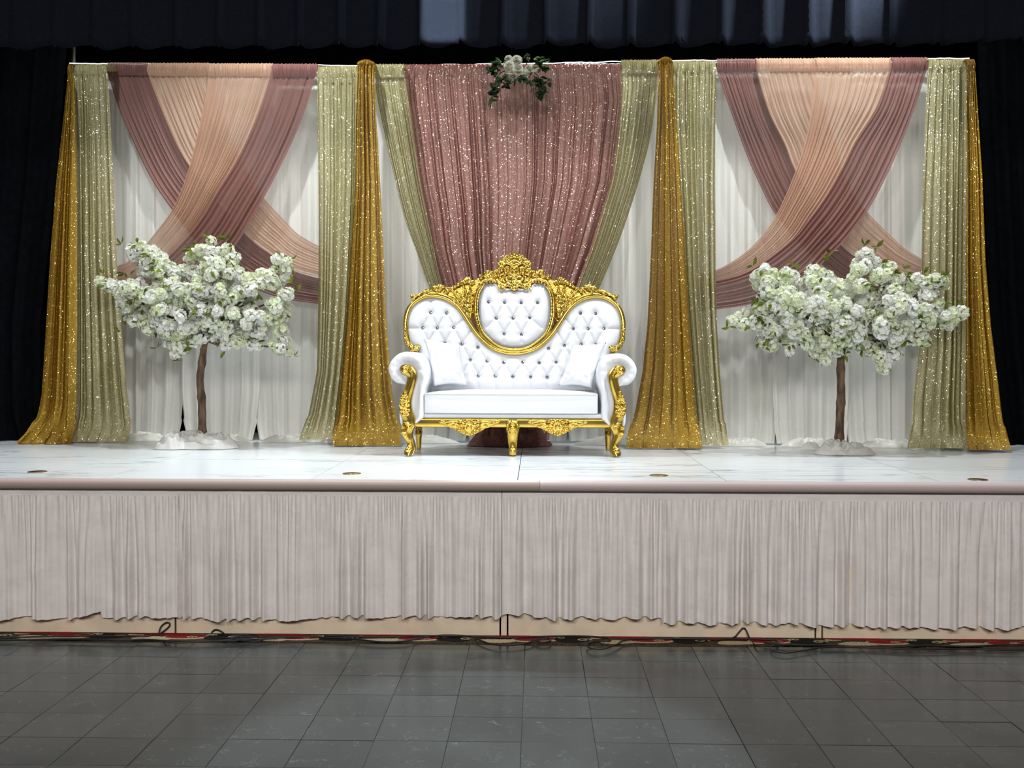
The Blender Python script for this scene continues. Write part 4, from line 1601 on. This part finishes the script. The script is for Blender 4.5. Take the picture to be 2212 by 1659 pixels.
# turned rear legs
for X_ in (340, 1634):
    p = KF(X_, 1488, 8.16)
    hz = zr0 + 0.02 - STAGE_Z
    mb = MB()
    mb.lathe((p.x, 8.10, STAGE_Z), [(0.014, 0.001), (0.017, 0.01), (0.022, hz * 0.45), (0.027, hz * 0.62), (0.022, hz * 0.66), (0.027, hz * 0.72), (0.022, hz * 0.77), (0.026, hz * 0.85), (0.028, hz)], 18)
    mb.build('leg', MT['gold_plain'], sofa)


# loose cushions
def pillow(corners, th, label, seed):
    tl, tr, br, bl = [Vector(c) for c in corners]
    nrm = (tr - tl).cross(bl - tl).normalized()
    if nrm.y > 0:
        nrm = -nrm
    n = 26
    mb = MB()
    for s in (1, -1):
        arr = []
        for i in range(n + 1):
            row = []
            v = i / n
            for j in range(n + 1):
                u = j / n
                a_, b_ = 2 * u - 1, 2 * v - 1
                uu = 0.5 + 0.5 * a_ * (1 - 0.09 * (1 - b_ * b_) ** 1.0 * abs(a_))
                vv = 0.5 + 0.5 * b_ * (1 - 0.09 * (1 - a_ * a_) * abs(b_))
                p = (tl * (1 - uu) + tr * uu) * (1 - vv) + (bl * (1 - uu) + br * uu) * vv
                t = (max(0, 1 - a_ * a_) * max(0, 1 - b_ * b_)) ** 0.42
                wr = 0.014 * mn.noise(Vector((u * 5 + seed, v * 5, s))) * t + 0.020 * (1 - abs(mn.noise(Vector((u * 3.1 + v * 2.2 + seed, (u - v) * 7, 2)))) * 3) * t * abs(a_ * b_) ** 0.5
                row.append(p + nrm * s * (th * t + (wr if s > 0 else 0)))
            arr.append(row)
        mb.grid(arr)
    o = mb.build('cushion', MT['satin'], None)
    bm = bmesh.new()
    bm.from_mesh(o.data)
    bmesh.ops.remove_doubles(bm, verts=bm.verts, dist=0.0008)
    bmesh.ops.recalc_face_normals(bm, faces=bm.faces)
    bm.to_mesh(o.data)
    bm.free()
    return tag(o, label, 'cushion', 'cushions on the sofa')


def corner(X_, Y_, yy):
    return KF(X_, Y_, yy)


pillow([corner(368, 734, 7.90), corner(616, 770, 7.95), corner(666, 1058, 7.83), corner(438, 1068, 7.77)], 0.05, 'white satin cushion leaning against the left arm of the sofa', 1)
pillow([corner(1392, 778, 7.95), corner(1626, 764, 7.90), corner(1524, 1080, 7.77), corner(1296, 1062, 7.83)], 0.05, 'white satin cushion leaning against the right arm of the sofa', 2)


# ------------------------------------------------------------------ blossom trees
def cluster_mesh(seed, n=24, R=0.036, fr=0.019):
    r = random.Random(seed)
    mb = MB()
    for k in range(n):
        z = 1 - 2 * (k + 0.5) / n
        a = k * 2.39996 + r.uniform(-0.3, 0.3)
        q = math.sqrt(1 - z * z)
        d = Vector((q * math.cos(a), q * math.sin(a), z))
        c = d * R * r.uniform(0.75, 1.2)
        ax = (d + Vector((r.uniform(-.4, .4), r.uniform(-.4, .4), r.uniform(-.4, .4)))).normalized()
        e1 = ax.orthogonal().normalized()
        e2 = ax.cross(e1)
        for lay, (np_, rr, up) in enumerate(((7, fr, 0.25), (6, fr * 0.72, 0.7))):
            for i in range(np_):
                an = 2 * PI * i / np_ + lay * 0.4 + r.uniform(-.15, .15)
                w = 2 * PI / np_ * 0.52
                L = rr * r.uniform(0.85, 1.15)
                dirv = lambda t_: (e1 * math.cos(t_) + e2 * math.sin(t_))
                base = c
                m1 = c + dirv(an - w) * L * 0.72 + ax * (up * L * 0.6 + r.uniform(-.1, .1) * L)
                m2 = c + dirv(an + w) * L * 0.72 + ax * (up * L * 0.6 + r.uniform(-.1, .1) * L)
                t1 = c + dirv(an - w * 0.5) * L + ax * (up * L + r.uniform(-.25, .25) * L)
                t2 = c + dirv(an + w * 0.5) * L + ax * (up * L + r.uniform(-.25, .25) * L)
                tm = c + dirv(an) * L * 0.86 + ax * (up * L * 0.9)
                mb.add([base, m1, t1, tm, t2, m2], [(0, 1, 2, 3), (0, 3, 4, 5)])
    me = mesh('blossom', mb.v, mb.f, False)
    me.materials.append(MT['petal'])
    return me


CL = [cluster_mesh(s) for s in range(5)]


def leaf_mesh(name, L, w, mat, fold=0.25, bend=0.25):
    v = []
    for t, ww in ((0, 0.05), (0.25, 0.75), (0.5, 1.0), (0.75, 0.7), (1.0, 0.02)):
        z = -bend * L * t * t
        v += [(-w * ww, L * t, z + fold * w * ww), (0, L * t, z), (w * ww, L * t, z + fold * w * ww)]
    f = []
    for i in range(4):
        a = 3 * i
        f += [(a, a + 1, a + 4, a + 3), (a + 1, a + 2, a + 5, a + 4)]
    me = mesh(name, v, f, True)
    me.materials.append(mat)
    return me


LEAF = leaf_mesh('leaf', 0.052, 0.0115, MT['leaf'])


def place(o, loc, d, roll=0.0, s=1.0):
    d = Vector(d).normalized()
    q = d.to_track_quat('Y', 'Z')
    o.matrix_world = Matrix.Translation(Vector(loc)) @ q.to_matrix().to_4x4() @ Matrix.Rotation(roll, 4, 'Y') @ Matrix.Scale(s, 4)


def tree(label, Yt, trunk, tr_r, poly, ends, spots, n_fill, n_leaf, seed, base_px, fork, leafspots=()):
    r = random.Random(seed)
    b = P(trunk[0][0], trunk[0][1], Yt)
    t = thing('blossom_tree', (b.x, Yt, STAGE_Z), label, 'tree', 'white blossom trees')
    pts = [Vector((b.x, Yt, STAGE_Z + 0.002))] + [P(x, y, Yt) for x, y in trunk]
    cp = catmull([tuple(p) for p in pts], 40)
    mb = MB()
    rad = [tr_r * (1.12 - 0.2 * k / 39 + 0.10 * mn.noise(Vector((k * 0.35, seed, 0))) + 0.22 * math.exp(-((k % 13) - 6) ** 2 / 1.5)) for k in range(40)]
    mb.tube(cp, rad, 12)
    mb.build('trunk', MT['bark'], t)
    top = P(trunk[-1][0], trunk[-1][1], Yt)
    hub = P(fork[0], fork[1], Yt)
    along = []
    for (x, y, dep) in ends:
        e = P(x, y, Yt + dep)
        st = top.lerp(hub, r.uniform(0.0, 1.0))
        mid = (st + e) / 2 + Vector((0, 0, -0.05 * r.uniform(0, 1)))
        st2 = top - Vector((0, 0, 0.03))
        mb = MB()
        c = catmull([tuple(st2), tuple(st.lerp(top, 0.3)), tuple(mid), tuple(e)], 14)
        mb.tube(c, [0.013 * (1 - k / 15) + 0.003 for k in range(14)], 6)
        mb.build('branch', MT['bark'], t)
        along.append(c)
    pts = []
    pa = np.array(poly)
    x0, x1, y0, y1 = pa[:, 0].min(), pa[:, 0].max(), pa[:, 1].min(), pa[:, 1].max()
    cx, cy = (x0 + x1) / 2, (y0 + y1) / 2
    for (x, y, rr) in spots:
        for k in range(max(1, int(rr / 9))):
            pts.append((x + r.gauss(0, rr * 0.35), y + r.gauss(0, rr * 0.35), r.uniform(-0.12, 0.10)))
    tries = 0
    pin = [(cx + (x - cx) * 0.955, cy + (y - cy) * 0.93) for x, y in poly]
    segs = [(np.array(pin[i]), np.array(pin[(i + 1) % len(pin)])) for i in range(len(pin))]
    while len(pts) < n_fill and tries < 20000:
        tries += 1
        x, y = r.uniform(x0, x1), r.uniform(y0, y1)
        if not bool(inside(pin, np.array(x), np.array(y))):
            continue
        dist = 1e9
        for a_, b_ in segs:
            ab = b_ - a_
            q = np.array([x, y]) - a_
            tt = min(1, max(0, q.dot(ab) / max(1e-6, ab.dot(ab))))
            dist = min(dist, float(np.hypot(*(q - ab * tt))))
        half_d = min(0.34, 0.05 + dist * 0.0050)
        dep = -half_d * math.sqrt(r.random()) if r.random() < 0.68 else 0.75 * half_d * r.random()
        p = P(x, y, Yt + dep)
        if any((P_ - p).length < 0.044 for P_ in placed_tmp(pts, Yt)):
            continue
        pts.append((x, y, dep))
    wp = [P(x, y, Yt + d) for x, y, d in pts]
    for p in wp:
        o = link('blossom', CL[r.randrange(5)], None, t)
        o.matrix_world = Matrix.Translation(p) @ Matrix.Rotation(r.uniform(0, 6.28), 4, 'Z') @ Matrix.Rotation(r.uniform(0, 3.14), 4, 'X') @ Matrix.Scale(r.uniform(0.8, 1.25), 4)
    for c in along:
        for k in (8, 9, 11, 12):
            p = Vector(c[k]) + Vector((r.gauss(0, .012), -0.02, r.gauss(0, .02)))
            if all((p - q).length > 0.035 for q in wp):
                wp.append(p)
                o = link('blossom', CL[r.randrange(5)], None, t)
                o.matrix_world = Matrix.Translation(p) @ Matrix.Rotation(r.uniform(0, 6.28), 4, 'Z') @ Matrix.Rotation(r.uniform(0, 3.14), 4, 'X') @ Matrix.Scale(r.uniform(0.7, 1.0), 4)
    cen = P(cx, cy, Yt)
    for (x, y) in leafspots:
        p = P(x, y, Yt + r.uniform(-0.08, 0.05))
        for k in range(3):
            o = link('leaf', LEAF, None, t)
            place(o, p, (r.uniform(-1, 1), r.uniform(-0.5, 0.2), r.uniform(-0.4, 1)), r.uniform(0, 6.28), r.uniform(0.9, 1.35))
    cnt = 0
    while cnt < n_leaf:
        p = r.choice(wp)
        if p.y > Yt + 0.08 and r.random() < 0.8:
            continue
        out = (p - cen)
        out.y -= 0.35
        out.normalize()
        q = p + out * 0.045
        k_n = r.choice((1, 2, 3))
        for k in range(k_n):
            o = link('leaf', LEAF, None, t)
            place(o, q + Vector((r.gauss(0, .008), r.gauss(0, .006), r.gauss(0, .008))), out * 0.5 + Vector((r.uniform(-1, 1), r.uniform(-0.5, 0.1), r.uniform(-0.9, 0.6))), r.uniform(-1.2, 1.2), r.uniform(0.75, 1.25))
            cnt += 1
    return t


_cache = {}


def placed_tmp(pts, Yt):
    key = id(pts)
    lst = _cache.setdefault(key, [])
    while len(lst) < len(pts):
        x, y, d = pts[len(lst)]
        lst.append(P(x, y, Yt + d))
    return lst


polyL = [(216, 605), (243, 605), (267, 598), (300, 592), (295, 571), (273, 544), (280, 524), (311, 520), (335, 540), (358, 551), (365, 578), (388, 574), (402, 541), (439, 524), (490, 520), (516, 554), (527, 571), (567, 584), (590, 572), (600, 556), (630, 574), (628, 625), (625, 662), (621, 689), (618, 719), (633, 760), (608, 763), (587, 736), (527, 746), (473, 743), (415, 743), (402, 767), (371, 760), (354, 743), (324, 723), (270, 706), (267, 665), (243, 642)]
tree('white cherry blossom tree left of the sofa with pale wrap at its foot', 8.15, [(437, 935), (436, 870), (432, 820), (437, 780), (441, 742)], 0.028,
     polyL, [(300, 540, -0.05), (226, 606, -0.05), (450, 535, 0.05), (500, 535, -0.1), (608, 572, 0.0), (620, 640, -0.1), (622, 755, -0.1), (385, 755, -0.12), (300, 695, -0.1), (520, 735, -0.15), (420, 640, -0.25), (540, 650, 0.15), (340, 640, 0.15)],
     [(292, 535, 18), (305, 545, 18), (318, 560, 20), (340, 578, 22), (345, 552, 14), (222, 608, 12), (240, 617, 14), (260, 628, 18), (455, 545, 30), (490, 545, 26), (430, 556, 24), (612, 570, 20), (622, 634, 12), (616, 660, 12), (606, 690, 14), (610, 715, 14), (620, 742, 14), (625, 760, 10), (385, 752, 18), (380, 770, 8)],
     270, 210, 5, None, (445, 700), [(262, 526), (268, 590), (222, 590), (450, 515), (490, 515), (412, 530), (628, 560), (640, 630), (632, 612), (635, 768), (385, 778), (340, 750), (260, 718)])
polyR = [(1574, 696), (1585, 682), (1600, 670), (1608, 659), (1628, 652), (1628, 628), (1625, 591), (1639, 568), (1662, 568), (1669, 594), (1713, 578), (1736, 571), (1767, 581), (1817, 588), (1828, 551), (1861, 537), (1898, 547), (1902, 574), (1919, 568), (1932, 594), (1986, 598), (2020, 598), (2047, 598), (2040, 632), (2047, 665), (2084, 665), (2084, 689), (2054, 706), (2006, 716), (2000, 743), (1952, 770), (1919, 790), (1902, 794), (1885, 767), (1834, 760), (1774, 780), (1730, 756), (1689, 756), (1642, 750), (1639, 719), (1642, 702), (1595, 716)]
tree('white cherry blossom tree right of the sofa in front of the right swags', 7.88, [(1813, 945), (1815, 890), (1817, 850), (1816, 800), (1817, 755)], 0.029,
     polyR, [(1588, 692, -0.05), (1648, 580, -0.05), (1740, 585, 0.05), (1865, 552, 0.0), (2030, 605, -0.05), (2075, 685, 0.0), (1990, 730, -0.1), (1910, 780, -0.12), (1690, 745, -0.1), (1780, 775, -0.12), (1930, 590, 0.05), (1760, 660, -0.25), (1890, 660, -0.2), (1830, 690, -0.2)],
     [(1584, 690, 11), (1605, 700, 14), (1622, 676, 16), (1630, 690, 16), (1645, 580, 18), (1655, 600, 18), (1862, 556, 28), (1880, 560, 24), (1845, 570, 22), (1918, 578, 16), (2030, 612, 20), (2040, 600, 10), (2060, 690, 16), (2078, 676, 11), (1910, 776, 16), (1912, 792, 9), (1785, 772, 14), (1990, 735, 14)],
     275, 250, 9, None, (1830, 690), [(1576, 706), (1627, 574), (1715, 575), (1795, 545), (1790, 562), (1868, 530), (1893, 534), (1950, 578), (1996, 590), (2044, 598), (2082, 660), (1908, 800), (1762, 778), (1985, 742), (1944, 770), (2020, 708), (1655, 748)])


def wrap(px, Yt, rx, ry, h, seed, label, extra=(), swirl=1.0):
    c = P(px, 970, Yt)
    t = thing('base_wrap', (c.x, c.y, STAGE_Z), label, 'fabric', 'fabric wraps at the tree feet')
    crumple('cloth', (c.x, c.y, STAGE_Z), rx, ry, h, MT['tulle'], t, seed, n=140, m=26, freq=9, swirl=swirl)
    for k, (ex, ey, er, eh) in enumerate(extra):
        e = PZ(ex, ey, STAGE_Z)
        crumple('fold', (e.x, e.y, STAGE_Z), er, er * 0.6, eh, MT['tulle'], t, seed + 3 + k, n=60, m=12, freq=12)
    return t


wrap(424, 8.12, 0.30, 0.15, 0.15, 3, 'crumpled white tulle wrapped around the foot of the left tree', [(368, 971, 0.13, 0.11), (482, 968, 0.13, 0.10)])
wrap(1821, 7.85, 0.215, 0.15, 0.12, 8, 'coiled white tulle wrapped around the foot of the right tree', [(1752, 972, 0.08, 0.05)], 3.0)


# ------------------------------------------------------------------ flower garland on the pipe
gx0 = B(1118, 150, -0.16)
gar = thing('flower_garland', (gx0.x, gx0.y, gx0.z), 'white rose garland with trailing dark green leaves at the top centre of backdrop', 'garland')


def rose_mesh(seed, R):
    r = random.Random(seed)
    mb = MB()
    for ring, (n_, rad, open_, hgt) in enumerate(((6, 1.0, 1.0, 0.32), (5, 0.78, 0.7, 0.45), (5, 0.55, 0.42, 0.55), (3, 0.3, 0.2, 0.6))):
        for i in range(n_):
            an = 2 * PI * i / n_ + ring * 0.5 + r.uniform(-.1, .1)
            w = 2 * PI / n_ * 0.72
            arr = []
            for a_ in range(5):
                row = []
                for b_ in range(5):
                    th = an + w * (a_ / 4 - 0.5) * 2 * (0.55 + 0.25 * b_ / 4)
                    k = b_ / 4
                    rr = R * rad * (0.25 + 0.75 * k ** (0.7 + 0.6 * (1 - open_)))
                    z = R * (hgt * (k ** 1.5) * (1.1 - 0.55 * open_) + 0.10 * ring * 0.8) + R * 0.05 * math.sin(th * 5 + seed) * k
                    if b_ == 4:
                        rr *= 1.04
                        z -= R * 0.08 * open_
                    row.append((rr * math.cos(th), rr * math.sin(th), z))
                arr.append(row)
            mb.grid(arr)
    me = mesh('rose', mb.v, mb.f, True)
    me.materials.append(MT['rose_petal'])
    return me


def gput(name, me, px, py, off, d, roll=0, s=1.0):
    o = link(name, me, None, gar)
    d = Vector(d).normalized()
    o.matrix_world = Matrix.Translation(B(px, py, off)) @ d.to_track_quat('Z', 'Y').to_matrix().to_4x4() @ Matrix.Rotation(roll, 4, 'Z') @ Matrix.Scale(s * 1.08, 4)
    return o


rm1, rm2, rm3 = rose_mesh(1, 0.044), rose_mesh(2, 0.040), rose_mesh(3, 0.034)
gput('rose', rm1, 1116, 131, -0.19, (0.0, -1, 0.35), 0.3, 0.95)
gput('rose', rm2, 1119, 150, -0.20, (0.05, -1, -0.15), 1.0, 0.95)
gput('rose', rm2, 1100, 143, -0.25, (-0.4, -1, 0.1), 2.0)
gput('rose', rm3, 1100, 168, -0.17, (-0.2, -1, -0.4), 0.6, 1.05)
gput('rose', rm2, 1143, 152, -0.17, (0.5, -1, -0.1), 1.3)
gput('rose', rm3, 1130, 168, -0.17, (0.2, -1, -0.6), 2.2)
gput('rose', rm3, 1098, 126, -0.16, (-0.3, -1, 0.5), 2.7, 0.8)
gput('rose', rm3, 1072, 158, -0.16, (-0.3, -1, -0.1), 2.7, 0.6)
gput('rose', rm3, 1161, 152, -0.17, (0.2, -1, 0.1), 0.2, 0.6)
gput('rose', rm3, 1140, 126, -0.16, (0.3, -1, 0.4), 0.9, 0.5)
GL = [leaf_mesh('leaf', 0.045, 0.017, MT['dark_leaf'], 0.2, 0.2), leaf_mesh('leaf', 0.040, 0.015, MT['pale_leaf'], 0.2, 0.2)]
r = random.Random(4)
lf = []
for cx, cy, sx, sy, n_ in ((1072, 140, 14, 9, 20), (1066, 152, 10, 9, 14), (1078, 172, 15, 8, 16), (1068, 190, 12, 8, 15), (1063, 208, 7, 9, 10), (1162, 134, 14, 8, 18), (1176, 146, 9, 8, 12), (1160, 172, 14, 9, 18), (1168, 188, 13, 8, 16), (1172, 204, 7, 6, 10), (1184, 174, 6, 6, 5), (1118, 168, 16, 6, 12), (1134, 126, 8, 5, 6), (1086, 186, 7, 5, 5)):
    for k in range(n_):
        lf.append((r.gauss(cx, sx * 0.6), r.gauss(cy, sy * 0.6)))
for x, y in lf:
    o = link('leaf', GL[1 if (y < 150 and r.random() < 0.35) else 0], None, gar)
    place(o, B(x, y, -0.155 - r.uniform(0, 0.05)), (r.uniform(-1, 1), r.uniform(-0.6, -0.1), r.uniform(-1, 0.5)), r.uniform(-0.8, 0.8), r.uniform(0.95, 1.4))
for pts in ([(1100, 150), (1078, 160), (1068, 185), (1062, 212), (1060, 232)], [(1140, 150), (1160, 162), (1168, 185), (1172, 208)], [(1080, 145), (1118, 150), (1160, 145)]):
    mb = MB()
    mb.tube([B(x, y, -0.125) for x, y in catmull(pts, 20)], 0.0035, 6)
    mb.build('stem', MT['dark_leaf'], gar)


# ------------------------------------------------------------------ stage skirts
def hem_y(px):
    base = np.interp(px, [-330, 165, 168, 216, 219, 384, 386, 684, 687, 1080, 1084, 1150, 1200, 1430, 1433, 1722, 1724, 2000, 2560],
                     [1338, 1340, 1338, 1324, 1339, 1336, 1341, 1342, 1337, 1336, 1331, 1334, 1340, 1339, 1350, 1351, 1354, 1360, 1362])
    return float(base) - 4.0


def skirt(x0, x1, seed, label, top_y):
    YS = EDGE_Y + 0.012
    r = np.random.default_rng(seed)
    w = x1 - x0
    n = int(w * 1.25)
    u = np.linspace(0, 1, n)
    px = x0 + w * u
    n_hi = w / 17.5
    jit = 0.35 * np.sin(2 * PI * (u * n_hi * 0.17 + r.uniform())) + 0.25 * np.sin(2 * PI * (u * n_hi * 0.071 + r.uniform()))
    hi = np.sin(2 * PI * (u * n_hi + jit))
    hi = np.sign(hi) * np.abs(hi) ** 0.6
    lo = folds(u, w / 40.0, seed, 0.08)
    lo2 = folds(u, w / 23.0, seed + 1)
    arr = []
    zt0 = P(0.5 * (x0 + x1), top_y, YS).z
    ks = np.linspace(0, 1, 30)
    hem = [P(a, hem_y(a) + 2.0 * np.sin(a * 0.05 + seed) + 1.8 * float(lo[j]), YS).z for j, a in enumerate(px)]
    for k in ks:
        row = []
        g1 = 0.012 * math.exp(-k * 3.4) * min(1, 0.35 + k * 8)
        g2 = 0.026 * min(1, k * 1.7)
        g3 = 0.007 * min(1, k * 3)
        for j in range(n):
            xw = P(px[j], top_y, YS).x
            z = zt0 + (hem[j] - zt0) * k
            wr = 0.0045 * mn.noise(Vector((xw * 14, z * 9, seed))) * min(1, k * 2)
            y = YS - 0.010 - (g1 * hi[j] + g2 * lo[j] + g3 * lo2[j]) + wr
            row.append((xw, y, z))
        arr.append(row)
    mb = MB()
    mb.grid(arr)
    o = obj('stage_skirt', mb.v, mb.f, MT['skirt'])
    tag(o, label, 'table skirt', 'gathered skirts along the stage front')
    # plain header band clipped under the nosing
    m_ = 60
    arr = []
    zc = STAGE_Z - 0.045
    for k in range(5):
        row = []
        for j in range(m_ + 1):
            xw = P(x0 + w * j / m_, top_y, YS).x
            zz_ = zc + (zt0 - 0.012 - zc) * k / 4
            row.append((xw, YS + 0.004 + 0.003 * mn.noise(Vector((xw * 9, k * 0.8, seed))) - 0.004 * (k in (1, 2)), zz_))
        arr.append(row)
    mb = MB()
    mb.grid(arr)
    obj('header_band', mb.v, mb.f, MT['skirt'], o)
    return o


skirt(-330, 386, 71, 'white gathered skirt panel at the left end, hem lifted at one spot', 1069)
skirt(384, 687, 72, 'white gathered skirt panel second from the left below the left tree', 1068)
skirt(685, 1083.5, 73, 'white gathered skirt panel left of the centre joint below the sofa', 1072)
skirt(1085, 1434, 74, 'white gathered skirt panel right of the centre joint below the sofa', 1075)
skirt(1432, 1725, 75, 'white gathered skirt panel with longer hem below the right champagne drape', 1078)
skirt(1722, 2560, 76, 'white gathered skirt panel at the right end below the right tree', 1084)


# ------------------------------------------------------------------ cables on the carpet
def cable(pts, rad, label, n=120):
    """pts: (px, py) lying on the carpet, or (px, py, Y) standing against the boards"""
    out = []
    for p in pts:
        if len(p) == 3:
            out.append(tuple(P(p[0], p[1], p[2] - 0.045)))
        else:
            q = PZ(p[0], p[1], 0.018)
            out.append(tuple(q))
    c = catmull(out, n)
    mb = MB()
    mb.tube(c, rad, 8)
    o = mb.build('cable', MT['cable'])
    return tag(o, label, 'cable', 'black cables along the stage foot')


cable([(-30, 1379), (60, 1376), (160, 1374), (250, 1374), (310, 1374), (338, 1372, 6.18), (358, 1360, 6.2), (367, 1350, 6.2), (362, 1344, 6.2), (350, 1351, 6.2), (344, 1364, 6.19), (348, 1378, 6.15), (365, 1387), (400, 1388), (470, 1384), (520, 1380), (560, 1381), (600, 1378)], 0.0045, 'black cable with a standing loop left of the first board joint', 200)
cable([(-30, 1383), (60, 1382), (150, 1380), (250, 1383), (310, 1381), (360, 1384), (430, 1386), (500, 1384), (545, 1381)], 0.0042, 'black cable lying along the left end of the carpet strip')
cable([(490, 1374, 6.18), (478, 1364, 6.2), (466, 1360, 6.2), (457, 1367, 6.2), (460, 1376, 6.17), (490, 1378), (530, 1371), (556, 1373), (566, 1381), (545, 1386), (500, 1380), (520, 1376), (590, 1377), (640, 1376)], 0.0045, 'black cable coiled beside the second board left of centre', 160)
cable([(590, 1375), (680, 1376), (760, 1380), (820, 1386), (870, 1385), (920, 1376), (960, 1372), (1010, 1374), (1040, 1384), (1060, 1391), (1090, 1394), (1130, 1391), (1160, 1382), (1185, 1379), (1188, 1385), (1168, 1387), (1150, 1382)], 0.0045, 'black cable drooping onto the tiles below the centre joint', 180)
cable([(700, 1373), (800, 1376), (900, 1374), (1000, 1374), (1100, 1377), (1200, 1374), (1260, 1374), (1310, 1378), (1318, 1384), (1290, 1385), (1268, 1391), (1274, 1399), (1300, 1402), (1330, 1393), (1350, 1383), (1400, 1379), (1480, 1380), (1560, 1381), (1585, 1377, 6.19), (1596, 1366, 6.2), (1606, 1356, 6.2), (1613, 1364, 6.2), (1622, 1384, 6.15), (1640, 1396), (1680, 1394), (1720, 1392)], 0.0045, 'black cable rising to a sharp peak right of centre', 260)
cable([(1560, 1380), (1640, 1381), (1680, 1385), (1665, 1397), (1672, 1406), (1700, 1410), (1740, 1404), (1790, 1398), (1880, 1399), (1980, 1403), (2080, 1402), (2150, 1404), (2250, 1405)], 0.0045, 'black cable sagging onto the tiles right of the peaked cable', 160)
cable([(1650, 1388), (1720, 1393), (1800, 1393), (1900, 1400), (2000, 1394), (2090, 1396), (2160, 1393), (2250, 1392)], 0.0042, 'black cable lying along the right end of the carpet strip', 120)
